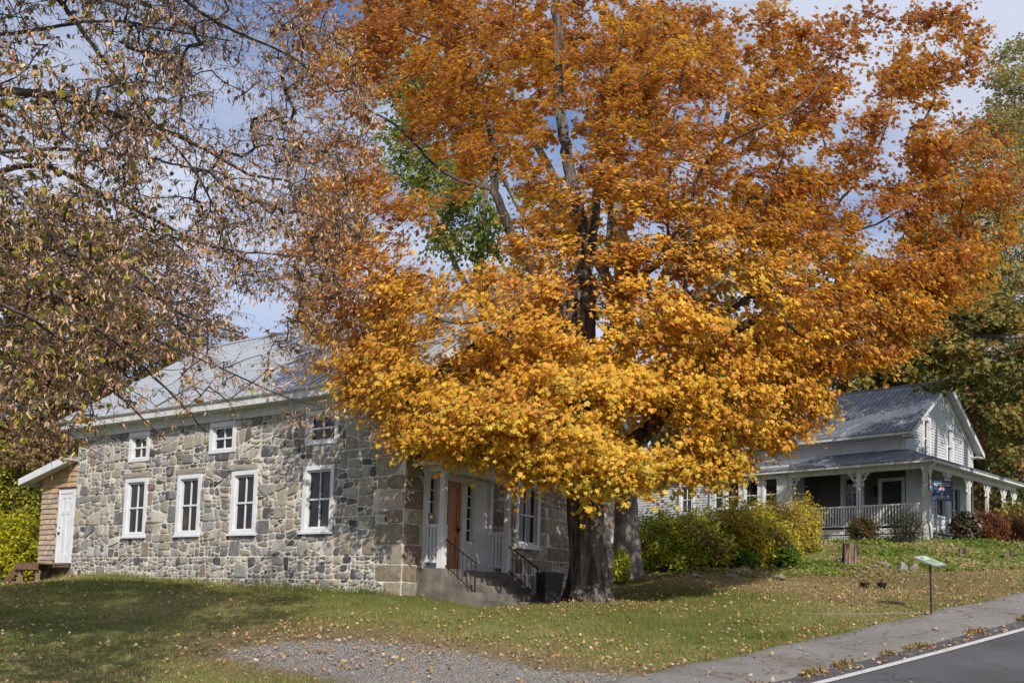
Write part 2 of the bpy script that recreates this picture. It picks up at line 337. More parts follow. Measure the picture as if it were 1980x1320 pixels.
# narrow stone path crossing the lawn to the sidewalk
pa = [ground(1560, 1187), ground(1650, 1188), ground(1750, 1186), ground(1840, 1184)]
sp = spline(pa, 8); vs = []
for i, p in enumerate(sp):
    for o_ in (-.10, .10): vs.append((p[0], p[1]+o_, float(tz(p[0], p[1]+o_))+.006))
link_mesh('stone_path', vs, [(2*i, 2*i+2, 2*i+3, 2*i+1) for i in range(len(sp)-1)], MAT['path'])['kind'] = 'structure'

# ------------------------------------------------------------------ stone building
L = np.array([-.8114, .5844, 0]); G = np.array([.5844, .8114, 0])
CB = np.array([-2.306, 22.0, 0.]); BW, BL = 8.9, 12.45      # width (front gable), length
barn = root('stone_house', CB + L*BL/2 + G*BW/2 + np.array([0, 0, .2]), 'fieldstone house with pale metal roof, white windows and brown door', 'house')
FL = Fr(CB, L, -G)        # long wall, a to the far left
FF = Fr(CB, G, -L)        # front gable wall, a to the right/back
def clip(poly, nx_, ny_, d):    # keep nx*x+ny*y<=d
    out = []; k = len(poly)
    for i in range(k):
        p, q = poly[i], poly[(i+1) % k]; a_ = nx_*p[0]+ny_*p[1]-d; b_ = nx_*q[0]+ny_*q[1]-d
        if a_ <= 0: out.append(p)
        if (a_ < 0 < b_) or (b_ < 0 < a_):
            t = a_/(a_-b_); out.append((p[0]+(q[0]-p[0])*t, p[1]+(q[1]-p[1])*t))
    return out
def area(p): return abs(sum(p[i][0]*p[(i+1) % len(p)][1]-p[(i+1) % len(p)][0]*p[i][1] for i in range(len(p))))/2 if len(p) > 2 else 0
def shatter(poly, target, tilt, out):
    xs = [p[0] for p in poly]; ys = [p[1] for p in poly]; w, h = max(xs)-min(xs), max(ys)-min(ys); ar = area(poly)
    if ar < 1e-4: return
    cy = (min(ys)+max(ys))/2; T = target(cy)
    if ar < T*math.exp(random.gauss(0, .8)) and w < 2.3*h+.05 and h < 1.5*w+.05 or ar < T*.25: out.append(poly); return
    t = random.uniform(.27, .73); a_ = random.gauss(0, tilt)
    if w > h*random.uniform(1.05, 1.7): nx_, ny_ = math.cos(a_), math.sin(a_)
    else: nx_, ny_ = math.sin(a_), math.cos(a_)
    d = nx_*(min(xs)+w*t)+ny_*(min(ys)+h*t)
    shatter(clip(poly, nx_, ny_, d), target, tilt, out); shatter(clip(poly, -nx_, -ny_, -d), target, tilt, out)
def minus(polys, rect):
    x0, x1, y0, y1 = rect; out = []
    for p in polys:
        xs = [q[0] for q in p]; ys = [q[1] for q in p]
        if max(xs) <= x0 or min(xs) >= x1 or max(ys) <= y0 or min(ys) >= y1: out.append(p); continue
        for nx_, ny_, d in ((1, 0, x0), (-1, 0, -x1)):
            q = clip(p, nx_, ny_, d)
            if area(q) > .004: out.append(q)
            p = clip(p, -nx_, -ny_, -d)
            if not p: break
        if p:
            for nx_, ny_, d in ((0, 1, y0), (0, -1, -y1)):
                q = clip(p, nx_, ny_, d)
                if area(q) > .004: out.append(q)
    return out
GREY = [(.25, .235, .21), (.32, .30, .265), (.18, .175, .17), (.37, .35, .31), (.07, .07, .078), (.105, .103, .105), (.255, .22, .175), (.195, .155, .125), (.31, .27, .215), (.25, .24, .235), (.20, .195, .20), (.40, .37, .32)]
BROWN = [(.26, .205, .155), (.215, .17, .13), (.31, .255, .195), (.24, .20, .165), (.185, .15, .12), (.30, .265, .22), (.23, .185, .15)]
def stones(mb, F, polys, pal, gap, relief, round_=1):
    for p in polys:
        if len(p) < 3: continue
        q = list(p); g = gap*random.uniform(.6, 1.5); k = len(p)
        ccw = sum(p[i][0]*p[(i+1) % k][1]-p[(i+1) % k][0]*p[i][1] for i in range(k)) > 0
        for i in range(k):
            (xa, ya), (xb, yb) = p[i], p[(i+1) % k]; dx, dy = xb-xa, yb-ya; ln = math.hypot(dx, dy)
            if ln < 1e-6: continue
            nx_, ny_ = (dy/ln, -dx/ln) if ccw else (-dy/ln, dx/ln)
            q = clip(q, nx_, ny_, nx_*xa+ny_*ya-g)
            if len(q) < 3: break
        if len(q) < 3 or area(q) < .0012: continue
        for _ in range(round_):
            z = []
            for i in range(len(q)):
                a_, b_ = q[i], q[(i+1) % len(q)]; ll = math.hypot(a_[0]-b_[0], a_[1]-b_[1])+1e-6; r1 = min(.33, random.uniform(.015, .055)/ll); r2 = min(.33, random.uniform(.015, .055)/ll)
                z += [(a_[0]+(b_[0]-a_[0])*r1, a_[1]+(b_[1]-a_[1])*r1), (b_[0]+(a_[0]-b_[0])*r2, b_[1]+(a_[1]-b_[1])*r2)]
            q = z
        if not ccw: q = q[::-1]
        n = len(q); cx = sum(a_[0] for a_ in q)/n; cy = sum(a_[1] for a_ in q)/n; d = relief*random.uniform(.35, 1.3)
        tx, ty = random.gauss(0, .05), random.gauss(0, .05); sc = 1-min(.35, .018/math.sqrt(area(q)+1e-6))
        v = [(x, -.01, y) for x, y in q] + [(cx+(x-cx)*(.5+.5*sc), d*.7+tx*(x-cx)+ty*(y-cy), cy+(y-cy)*(.5+.5*sc)) for x, y in q]
        v += [(cx+(x-cx)*sc*.9, d+tx*(x-cx)+ty*(y-cy)+random.uniform(-.003, .003), cy+(y-cy)*sc*.9) for x, y in q] + [(cx, d*1.25, cy)]
        f = [(r*n+i, r*n+(i+1) % n, (r+1)*n+(i+1) % n, (r+1)*n+i) for r in (0, 1) for i in range(n)] + [(2*n+i, 2*n+(i+1) % n, 3*n) for i in range(n)]
        c_ = random.choice(pal); kk = random.uniform(.8, 1.2); c_ = tuple(x*1.1*kk*random.uniform(.96, 1.04) for x in c_)
        mb.add(F(v), f, c_)
def backing(mb, F, rect, holes, depth=.18):
    x0, x1, y0, y1 = rect; xs = sorted({x0, x1, *[h[0] for h in holes], *[h[1] for h in holes]}); ys = sorted({y0, y1, *[h[2] for h in holes], *[h[3] for h in holes]})
    xs = [q for q in xs if x0 <= q <= x1]; ys = [q for q in ys if y0 <= q <= y1]
    for i in range(len(xs)-1):
        for j in range(len(ys)-1):
            cx, cy = (xs[i]+xs[i+1])/2, (ys[j]+ys[j+1])/2
            if any(h[0] < cx < h[1] and h[2] < cy < h[3] for h in holes): continue
            mb.quad(F([(xs[i], 0, ys[j]), (xs[i+1], 0, ys[j]), (xs[i+1], 0, ys[j+1]), (xs[i], 0, ys[j+1])]))
    for h in holes:
        a0, a1, c0, c1 = h
        for p, q in (((a0, c0), (a1, c0)), ((a1, c0), (a1, c1)), ((a1, c1), (a0, c1)), ((a0, c1), (a0, c0))):
            mb.quad(F([(p[0], 0, p[1]), (q[0], 0, q[1]), (q[0], -depth, q[1]), (p[0], -depth, p[1])]))
# windows (a0,a1,c0,c1) outer casing
LW = [(9.08, 10.06, 1.57, 3.13), (6.84, 7.79, 1.57, 3.12), (4.72, 5.66, 1.57, 3.11), (2.12, 3.12, 1.57, 3.10)]
UW = [(9.1, 10.0, 3.58, 4.38), (5.6, 6.6, 3.6, 4.38), (2.05, 3.12, 3.58, 4.38)]
FW = [(4.07, 5.12, 1.49, 3.12), (6.6, 7.6, 1.49, 3.12)]
FU = [(1.5, 2.4, 3.65, 4.95), (4.0, 4.9, 3.65, 4.95)]
DOORH = (.75, 3.02, .7, 2.95)
H_LONG = 4.46
# long wall
mb = MB(); backing(mb, FL, (0, BL, -.3, H_LONG+.15), LW+UW); 
backing(mb, FF, (0, BW, -.3, H_LONG+.15), FW+[DOORH]+[(h[0], h[1], h[2], H_LONG+.15) for h in FU])
RISE = .655; AP = BW/2
def gz(t): return H_LONG+.15 + RISE*(AP-abs(t-AP))
xs = [0]+sorted(sum([[h[0], h[1]] for h in FU], []))+[AP, BW]; xs = sorted(set(xs))
for i in range(len(xs)-1):
    a0, a1 = xs[i], xs[i+1]; cm = (a0+a1)/2; b0 = max([h[3] for h in FU if h[0] < cm < h[1]] or [H_LONG+.15])
    mb.quad(FF([(a0, 0, b0), (a1, 0, b0), (a1, 0, max(gz(a1), b0)), (a0, 0, max(gz(a0), b0))]))
mb.box(Fr(CB, L, G), BL, BL+.02, 0, BW, -.3, H_LONG)      # far end
mb.quad([CB+L*BL+np.array([0, 0, H_LONG]), CB+L*BL+G*BW+np.array([0, 0, H_LONG]), CB+L*BL+G*AP+np.array([0, 0, H_LONG+RISE*AP])])
mb.box(Fr(CB, L, G), 0, BL, BW-.02, BW, -.3, H_LONG)
wall = mb.build('wall', MAT['mortar'], barn)
mb = MB(); polys = []; y = -.35
tgt = lambda c_: .03 if c_ < .95 else .068
cuts = [-.35, .5, 1.02, 1.9, 2.75, 3.4, 4.5]
for c0, c1 in zip(cuts[:-1], cuts[1:]):
    x = 0
    while x < BL:
        w = min(random.uniform(.9, 2.6), BL-x); j = lambda: random.uniform(-.0, .0)
        shatter([(x, c0), (x+w, c0), (x+w, c1), (x, c1)], tgt, .2, polys); x += w
quo = []; z = -.3; k = 0; qf = []
while z < 4.45:
    h = random.uniform(.28, .46); w = (.85, .5)[k % 2]*random.uniform(.85, 1.1); wf = (.55, .95)[k % 2]*random.uniform(.85, 1.1); t1 = min(z+h, 4.5)
    quo.append((0, w, z, t1)); qf.append((0, wf, z, t1)); z += h; k += 1
lint = [(w[0]-.15, w[1]+.15, w[3], w[3]+.17) for w in LW]
for r in LW+UW+quo+lint: polys = minus(polys, (r[0]-.0, r[1]+.0, r[2], r[3]))
stones(mb, FL, polys, GREY, .0125, .03)
rect = lambda r: [(r[0], r[2]), (r[1], r[2]), (r[1], r[3]), (r[0], r[3])]
stones(mb, FL, [rect(r) for r in quo], BROWN, .010, .03); stones(mb, FL, [rect(r) for r in lint], [(.22, .21, .2), (.27, .24, .2)], .01, .03)
mb.build('stone_facing', MAT['stone'], wall, usecol=True)
# front wall stones
mb = MB(); polys = []
cz = -.3; rows = [-.3]
while rows[-1] < 4.6: rows.append(rows[-1]+random.uniform(.26, .44))
for c0, c1 in zip(rows[:-1], rows[1:]):
    x = 0
    while x < BW:
        w = min(random.uniform(.35, 1.05), BW-x)
        if BW-x-w < .25: w = BW-x
        P = [(x, c0), (x+w, c0), (x+w, c1), (x, c1)]
        if random.random() < .3: shatter(P, lambda c_: .05, .03, polys)
        else: polys.append(P)
        x += w
up = []
shatter([(0, rows[-1]), (BW, rows[-1]), (BW, rows[-1]+.05), (AP, gz(AP)), (0, rows[-1]+.05)], lambda c_: .16, .03, up)
polys += up
for r in FW+FU+[(DOORH[0], DOORH[1], 0, 3.0)]+qf: polys = minus(polys, r)
stones(mb, FF, polys, BROWN, .005, .016); stones(mb, FF, [rect(r) for r in qf], BROWN, .009, .028)
fs = mb.build('stone_facing', MAT['ashlar'], wall, usecol=True)

def window(F, r, parent, cas=.12, nv=1, rails=(.5,), proud=.045, glassb=-.09, paint='white', sill=True, head=0, smun=.02, sub=True, name='window'):
    a0, a1, c0, c1 = r; mb = MB()
    mb.box(F, a0, a0+cas, -.1, proud, c0, c1); mb.box(F, a1-cas, a1, -.1, proud, c0, c1)
    mb.box(F, a0+cas, a1-cas, -.1, proud-.003, c1-cas, c1); mb.box(F, a0+cas, a1-cas, -.1, proud-.003, c0, c0+cas*.75)
    if head: mb.box(F, a0-.03, a1+.03, 0, proud+.03, c1, c1+head)
    w = mb.build(name, MAT[paint], parent)
    if sill:
        s = MB(); s.box(F, a0-.035, a1+.035, -.02, proud+.045, c0-.05, c0-.003); s.build('sill', MAT[paint], w)
    s = MB(); i0, i1, j0, j1 = a0+cas, a1-cas, c0+cas*.75, c1-cas; fw = .045
    s.box(F, i0, i0+fw, -.09, -.02, j0, j1); s.box(F, i1-fw, i1, -.09, -.02, j0, j1); s.box(F, i0+fw, i1-fw, -.09, -.023, j0, j0+fw); s.box(F, i0+fw, i1-fw, -.09, -.023, j1-fw, j1)
    for t in rails:
        z = j0+(j1-j0)*t; s.box(F, i0+fw, i1-fw, -.088, -.026, z-.022, z+.022)
    for k in range(nv):
        x = i0+(i1-i0)*(k+1)/(nv+1); s.box(F, x-smun/2, x+smun/2, -.085, -.03, j0+fw, j1-fw)
    s.build('sash', MAT[paint], w)
    g = MB(); g.quad(F([(i0, glassb+.02, j0), (i1, glassb+.02, j0), (i1, glassb+.02, j1), (i0, glassb+.02, j1)])); g.build('pane', MAT['glass'], w)
    return w
for r in LW: window(FL, r, barn, cas=.105)
for r in UW: window(FL, r, barn, cas=.115, sill=False)
for r in FW+FU: window(FF, r, barn)
# cornice and roof
oh = .42
mb = MB()
mb.box(FL, -.3, BL+.35, 0, .06, 4.40, 4.62)                    # frieze
mb.box(FL, -oh, BL+oh, 0, oh, 4.62, 4.66)                     # soffit
mb.box(FL, -oh, BL+oh, oh-.04, oh, 4.66, 4.80)                # fascia
mb.box(FL, -oh, BL+oh, oh-.10, oh+.05, 4.80, 4.87)
for s_ in (0, 1):                                             # rakes on both gable ends, both slopes
    for side in (0, 1):
        t0, t1 = (-oh, AP) if side == 0 else (BW+oh, AP); base = 4.86
        z0 = base-.02; z1 = base+RISE*(AP+oh)-.02
        dd0, dd1 = ((0, oh) if s_ == 0 else (-BL-oh, -BL))
        mb.add(FF([(t0, dd0, z0-.02), (t1, dd0, z1-.02), (t1, dd0, z1-.09), (t0, dd0, z0-.09), (t0, dd1, z0-.02), (t1, dd1, z1-.02), (t1, dd1, z1-.09), (t0, dd1, z0-.09)]),
               [(0, 1, 2, 3), (7, 6, 5, 4), (0, 4, 5, 1), (1, 5, 6, 2), (2, 6, 7, 3), (3, 7, 4, 0)])
        o_ = dd1 if s_ == 0 else dd0
        e_ = .05 if s_ == 0 else -.05
        mb.add(FF([(t0, o_, z0), (t1, o_, z1), (t1, o_, z1-.22), (t0, o_, z0-.22), (t0, o_+e_, z0), (t1, o_+e_, z1), (t1, o_+e_, z1-.22), (t0, o_+e_, z0-.22)]),
               [(0, 1, 2, 3), (7, 6, 5, 4), (0, 4, 5, 1), (1, 5, 6, 2), (2, 6, 7, 3), (3, 7, 4, 0)])
        mb.add(FF([(t0, 0, z0-.1), (t1, 0, z1-.1), (t1, 0, z1-.34), (t0, 0, z0-.34), (t0, .04, z0-.1), (t1, .04, z1-.1), (t1, .04, z1-.34), (t0, .04, z0-.34)]),
               [(0, 1, 2, 3), (7, 6, 5, 4), (0, 4, 5, 1), (1, 5, 6, 2), (2, 6, 7, 3), (3, 7, 4, 0)]) if s_ == 0 else None
mb.build('cornice', MAT['oldwhite'], barn)
mb = MB(); base = 4.88
for side in (0, 1):
    t0, t1 = (-oh-.06, AP) if side == 0 else (BW+oh+.06, AP)
    z0, z1 = base+RISE*(-.06), base+RISE*(AP+oh)
    d0, d1 = oh+.07, -BL-oh-.07
    mb.add(FF([(t0, d0, z0), (t1, d0, z1), (t1, d1, z1), (t0, d1, z0), (t0, d0, z0-.025), (t1, d0, z1-.025), (t1, d1, z1-.025), (t0, d1, z0-.025)]),
           [(0, 1, 2, 3), (7, 6, 5, 4), (0, 4, 5, 1), (1, 5, 6, 2), (2, 6, 7, 3), (3, 7, 4, 0)])
    if side == 0:
        n = int((BL+2*oh)/.24)
        for i in range(n+1):
            d = d0-.02+(d1-d0+.04)*i/n; w = .012; h = .022
            mb.add(FF([(t0, d-w, z0+.001), (t0, d+w, z0+.001), (t0, d, z0+h), (t1, d-w, z1+.001), (t1, d+w, z1+.001), (t1, d, z1+h)]), [(0, 3, 5, 2), (1, 2, 5, 4), (0, 2, 1)])
mb.tube(FF([(AP, d0, z1+.0), (AP, d1, z1+.0)]), .07, 6)
mb.build('roof', MAT['barnroof'], barn)
# down-pipe strip on the roof slope is a dark stay seen against the metal
mb = MB(); mb.tube(FL([(8.15, -.85, 5.82), (8.45, oh-.02, 4.9)]), .018, 6); mb.build('roof_stay', MAT['iron'], barn)

# entrance porch
PQ = .55; P0, P1 = .58, 3.04; PZ = .78
porch = MB()
porch.box(FF, P0+.02, P1-.02, 0, PQ+.12, 2.96, 3.02)                         # ceiling
porch.box(FF, P0-.05, P1+.05, PQ-.06, PQ+.1, 2.88, 3.10); porch.box(FF, P0-.05, P0+.09, 0, PQ-.06, 2.88, 3.10); porch.box(FF, P1-.09, P1+.05, 0, PQ-.06, 2.88, 3.10)
pm = (P0+P1)/2
porch.prism(FF, [(P0-.12, 3.1), (P1+.12, 3.1), (pm, 3.62)], PQ, PQ+.06)
po = porch.build('porch', MAT['white'], barn)
mb = MB()
for sg in (-1, 1):
    ae = pm+sg*(P1-P0+.5)/2; prof = [(ae, 3.08), (pm, 3.72), (pm, 3.78), (ae, 3.14)]
    mb.prism(FF, prof, 0, PQ+.22)
mb.build('porch_roof', MAT['houseroof'], po)
mb = MB()
for sg in (-1, 1):
    ae = pm+sg*(P1-P0+.5)/2; mb.prism(FF, [(ae, 2.98), (pm, 3.62), (pm, 3.74), (ae, 3.10)], PQ+.222, PQ+.26)
    mb.box(FF, min(ae, ae-sg*.03), max(ae, ae-sg*.03), 0, PQ+.25, 2.99, 3.13)
mb.build('porch_trim', MAT['white'], po)
for a in (P0, P1-.1):
    mb = MB(); mb.box(FF, a, a+.12, PQ-.06, PQ+.06, PZ, 2.88); mb.box(FF, a-.015, a+.135, PQ-.075, PQ+.075, PZ, PZ+.95); mb.build('post', MAT['white'], po)
    mb = MB(); mb.box(FF, a, a+.1, 0.02, .1, PZ, 2.88); mb.build('pilaster', MAT['white'], po)
    mb = MB(); mb.box(FF, a+.01, a+.09, .1, PQ-.08, PZ+.88, PZ+.96); mb.build('top_rail', MAT['white'], po); mb = MB(); mb.box(FF, a+.01, a+.09, .1, PQ-.08, PZ+.12, PZ+.19); mb.build('bottom_rail', MAT['white'], po)
    for k in range(4):
        q = .13+k*.10; mb = MB(); mb.box(FF, a+.025, a+.07, q, q+.04, PZ+.19, PZ+.88); mb.build('baluster', MAT['white'], po)
# door surround, sidelights, door
mb = MB(); bb = -.12
mb.box(FF, .76, .80, bb, .03, PZ, 2.92); mb.box(FF, 1.06, 1.17, bb, .03, PZ, 2.92); mb.box(FF, 1.95, 2.12, bb, .03, PZ, 2.92); mb.box(FF, 2.40, 3.00, bb, .03, PZ, 2.92)
mb.box(FF, .80, 3.0, bb, .033, 2.80, 2.935); mb.box(FF, .80, 1.06, bb, .02, PZ, 1.42); mb.box(FF, 2.12, 2.40, bb, .02, PZ, 1.42); mb.box(FF, .78, 1.08, .02, .05, 1.42, 1.46); mb.box(FF, 2.10, 2.42, .02, .05, 1.42, 1.46)
ds = mb.build('door_surround', MAT['white'], barn)
for a0, a1 in ((.80, 1.06), (2.12, 2.40)):
    mb = MB(); mb.box(FF, a0, a0+.03, bb, .0, 1.46, 2.80); mb.box(FF, a1-.03, a1, bb, .0, 1.46, 2.80)
    for k in range(6): z = 1.46+k*1.31/5; mb.box(FF, a0+.03, a1-.03, -.06, -.01, z, z+.025)
    for x in (a0+.055, a1-.067): mb.box(FF, x, x+.012, -.06, -.012, 1.46, 2.8)
    sl = mb.build('sidelight', MAT['white'], barn)
    mb = MB(); mb.quad(FF([(a0, -.05, 1.46), (a1, -.05, 1.46), (a1, -.05, 2.8), (a0, -.05, 2.8)])); mb.build('pane', MAT['glass'], sl)
mb = MB(); d0, d1 = 1.17, 1.95
mb.box(FF, d0, d1, -.09, -.05, PZ+.02, 2.80)
for a0, a1 in ((d0, d0+.11), ((d0+d1)/2-.05, (d0+d1)/2+.05), (d1-.11, d1)): mb.box(FF, a0, a1, -.05, -.03, PZ+.02, 2.80)
for c0, c1 in ((PZ+.02, PZ+.25), (1.55, 1.7), (2.3, 2.4), (2.68, 2.8)):
    for a0, a1 in ((d0+.11, (d0+d1)/2-.05), ((d0+d1)/2+.05, d1-.11)): mb.box(FF, a0, a1, -.05, -.033, c0, c1)
dr = mb.build('door', MAT['door'], barn); dr['label'] = 'varnished orange-brown panelled front door'
mb = MB(); mb.tube(FF([(1.88, -.03, 1.72), (1.88, .03, 1.72)]), .03, 8); mb.box(FF, 1.86, 1.90, -.03, -.022, 1.62, 1.82); mb.build('handle', MAT['iron'], dr)
# platform and steps
mb = MB(); mb.box(FF, P0-.12, P1+.1, .02, PQ+.14, -.4, PZ)
for k in range(4):
    q0 = PQ+.14; q1 = q0+(.26*(k+1)); z = PZ-.165*(k+1); mb.box(FF, P0+.02+.003*k, P1+.06-.003*k, q0-.02 if k else q0, q1, -.4, z) if False else mb.box(FF, P0+.02, P1+.06, q0+.26*k, q1, -.45, z)
mb.build('steps', MAT['concrete'], barn)
for a in (P0+.1, P1-.05):
    mb = MB(); q0, q1 = PQ+.08, PQ+.9; zt0, zt1 = PZ+.62, PZ-.66+.78; zb0, zb1 = PZ+.06, PZ-.66+.16
    mb.tube(FF([(a, q0, zt0), (a, q1, zt1)]), .017, 6); mb.tube(FF([(a, q0, zb0), (a, q1, zb1)]), .013, 6)
    mb.tube(FF([(a, q1, -.05), (a, q1, zt1+.03)]), .022, 6)
    for k in range(1, 7):
        t = k/7; q = q0+(q1-q0)*t; mb.tube(FF([(a, q, zb0+(zb1-zb0)*t), (a, q, zt0+(zt1-zt0)*t)]), .007, 4)
    mb.build('handrail', MAT['iron'], barn)

# shingled lean-to (part of the house)
FS = FL.shift(0, .57, 0); SH0, SH1 = BL+.02, 14.25
mb = MB()
row = .15; z = .8
while z < 3.6:
    x = SH0
    while x < SH1:
        w = min(random.uniform(.08, .2), SH1-x); zt = z+row+.03; top = 3.28+(SH1-(x+w/2))*.235
        if z < top and not (x+w > 12.48 and x < 13.32 and z < 2.93):
            c_ = random.choice([(.42, .31, .22), (.36, .28, .21), (.30, .25, .2), (.46, .34, .24), (.33, .28, .24)]); 
            if z > 2.75: c_ = random.choice([(.44, .29, .18), (.40, .26, .16), (.47, .32, .2)])
            zb = z+random.uniform(-.008, .008); bo = -.572+random.uniform(0, .006); mb.add(FS([(x+.003, bo, zb), (x+w-.003, bo, zb), (x+w-.003, -.606, min(zt, top+.1)), (x+.003, -.606, min(zt, top+.1)), (x+.003, -.62, zb), (x+w-.003, -.62, zb)]), [(0, 1, 2, 3), (4, 5, 1, 0), (4, 0, 3), (5, 2, 1)], c_)
        x += w
    z += row
an = mb.build('shed_wall', MAT['shingle'], barn, usecol=True); an['label'] = 'cedar shingled lean-to wall'
mb = MB(); mb.box(FS, SH0, SH1, -3.5, -.62, .3, 3.2, (.2, .16, .13)); mb.prism(FS, [(SH0, 3.2), (SH1, 3.2), (SH1, 3.32), (SH0, 3.75)], -3.5, -.62, 'b', (.25, .17, .11)); mb.build('shed_core', MAT['shingle'], an, usecol=True)
mb = MB(); x0, x1 = BL+.0, 14.82; r0, r1 = 3.83, 3.27
mb.prism(FS, [(x0, r0), (x1, r1), (x1, r1+.06), (x0, r0+.06)], -3.6, -.2); mb.build('shed_roof', MAT['barnroof'], barn)
mb = MB(); mb.prism(FS, [(x0, r0-.17), (x1, r1-.14), (x1, r1+.05), (x0, r0+.05)], -.2, -.16); mb.prism(FS, [(x0, r0-.06), (x1-.01, r1-.06), (x1-.01, r1-.01), (x0, r0-.01)], -.6, -.2)
mb.box(FS, x1, x1+.03, -3.6, -.16, r1-.14, r1+.05); mb.build('shed_fascia', MAT['white'], barn)
mb = MB(); a0, a1 = 12.50, 13.26
mb.box(FS, a0, a0+.06, -.6, -.53, .86, 2.96); mb.box(FS, a1-.07, a1, -.6, -.53, .86, 2.96); mb.box(FS, a0+.06, a1-.07, -.6, -.533, 2.85, 2.96)
mb.box(FS, a0+.06, a1-.07, -.6, -.57, .86, 2.85)
for u0, u1 in ((a0+.06, a0+.16), (a0+.34, a0+.42), (a1-.17, a1-.07)): mb.box(FS, u0, u1, -.57, -.55, .86, 2.85)
for c0, c1 in ((.86, 1.1), (2.25, 2.36), (2.72, 2.85)):
    for u0, u1 in ((a0+.16, a0+.34), (a0+.42, a1-.17)): mb.box(FS, u0, u1, -.57, -.553, c0, c1)
sd = mb.build('door', MAT['white'], barn); sd['label'] = 'white panelled side door'
mb = MB(); mb.tube(FS([(a1-.12, -.55, 1.72), (a1-.12, -.5, 1.72)]), .03, 8); mb.build('handle', MAT['iron'], sd); mb = MB(); mb.tube(FS([(a1-.12, -.55, 1.88), (a1-.12, -.53, 1.88)]), .018, 8); mb.build('lock', MAT['iron'], sd)
# deck in front of the side door
dk = root('wooden_deck', FL((13.5, .1, .3)), 'low reddish brown wooden landing in front of the white side door', 'deck')
mb = MB(); 
for i in range(9): mb.box(FL, BL+.06, 13.68, .02+i*.105, .02+i*.105+.098, .79, .825)
mb.box(FL, BL+.06, 13.68, .94, .98, .63, .787); mb.box(FL, 13.63, 13.68, .02, .94, .63, .787); mb.build('deck_boards', MAT['rust_wood'], dk)
for a, b_ in ((13.5, .86), (12.62, .86), (13.5, .1)):
    mb = MB(); mb.box(FL, a, a+.1, b_-.05, b_+.04, -.1, .63); mb.build('leg', MAT['palewood'], dk)
mb = MB(); mb.prism(FL, [(13.68, .75), (13.73, .75), (14.43, .2), (14.43, .02), (14.28, .02), (13.68, .5)], .88, .92); mb.prism(FL, [(13.68, .75), (13.73, .75), (14.43, .2), (14.43, .02), (14.28, .02), (13.68, .5)], -.0, .04)
for k in range(3): mb.box(FL, 13.73+k*.22, 13.98+k*.22, .04, .88, .62-k*.19, .65-k*.19)
mb.build('stair', MAT['rust_wood'], dk)

# trash can
p = snap(1062, 1165, 23.0)
tr = root('trash_can', p, 'black square tapered trash can beside the porch steps', 'trash can')
mb = MB(); Ft = Fr(p, (.92, .39, 0), (-.39, .92, 0)); w0, w1, h = .175, .235, .66
v = [(sx*w0, sy*w0, 0) for sx, sy in ((-1, -1), (1, -1), (1, 1), (-1, 1))] + [(sx*w1, sy*w1, h) for sx, sy in ((-1, -1), (1, -1), (1, 1), (-1, 1))]
mb.add(Ft(v), [(3, 2, 1, 0), (0, 1, 5, 4), (1, 2, 6, 5), (2, 3, 7, 6), (3, 0, 4, 7)]); mb.build('body', MAT['binblack'], tr)
mb = MB(); mb.box(Ft, -.25, .25, -.25, .25, h-.03, h+.012); mb.box(Ft, -.20, .20, -.20, .20, h+.012, h+.03); mb.build('lid', MAT['binblack'], tr)

# ------------------------------------------------------------------ clapboard house
L2 = np.array([-.70336, .71084, 0]); G2 = np.array([.71084, .70336, 0])
C2 = np.array([15.38, 38.0, 0.]); PF, PE = 3.42, 5.88; IN = 1.6
FH = Fr(C2, L2, -G2); FG = Fr(C2, G2, -L2)                     # porch outer faces
C3 = C2 + IN*(L2+G2); HL = Fr(C3, L2, -G2); HG = Fr(C3, G2, -L2)
house = root('clapboard_house', C3+L2*4+G2*3.2+np.array([0, 0, 2.9]), 'pale grey clapboard house with dark metal roof and wraparound porch', 'house')
GWD, ML = 6.6, 9.2     # gable width, main length
EV = 7.42; APX = 9.75
def siding(mb, F, a0, a1, c0, c1, holes=(), lim=None, ex=.115, b=0.0):
    z = c0
    while z < c1-.01:
        zt = min(z+ex, c1); s0, s1 = a0, a1
        if lim: s0, s1 = max(a0, lim(zt)[0]), min(a1, lim(zt)[1])
        segs = [(s0, s1)]
        for h in holes:
            if h[2] < zt-.01 and h[3] > z+.01:
                segs = [g for s in segs for g in ((s[0], min(s[1], h[0])), (max(s[0], h[1]), s[1])) if g[1]-g[0] > .01]
        for x0, x1 in segs:
            if x1 > x0+.01:
                mb.add(F([(x0, b+.028, z), (x1, b+.028, z), (x1, b+.004, zt), (x0, b+.004, zt), (x0, b, z), (x1, b, z)]), [(0, 1, 2, 3), (4, 5, 1, 0)])
        z = zt
gw_ = [(1.52, 2.28, 6.50, 8.22), (3.80, 4.56, 6.50, 8.18)]
pw_ = [(2.7, 3.75, 4.2, 5.75), (4.05, 5.3, 3.6, 5.72)]
lw_ = [(1.7, 2.72, 3.8, 5.82)]
lim = lambda z: (0+max(0, (z-EV)/(APX-EV))*3.3, GWD-max(0, (z-EV)/(APX-EV))*3.3)
mb = MB(); siding(mb, HG, 0, GWD, 3.0, APX, gw_+pw_, lim)
siding(mb, HL, .0, 5.75, 6.55, 7.1); 

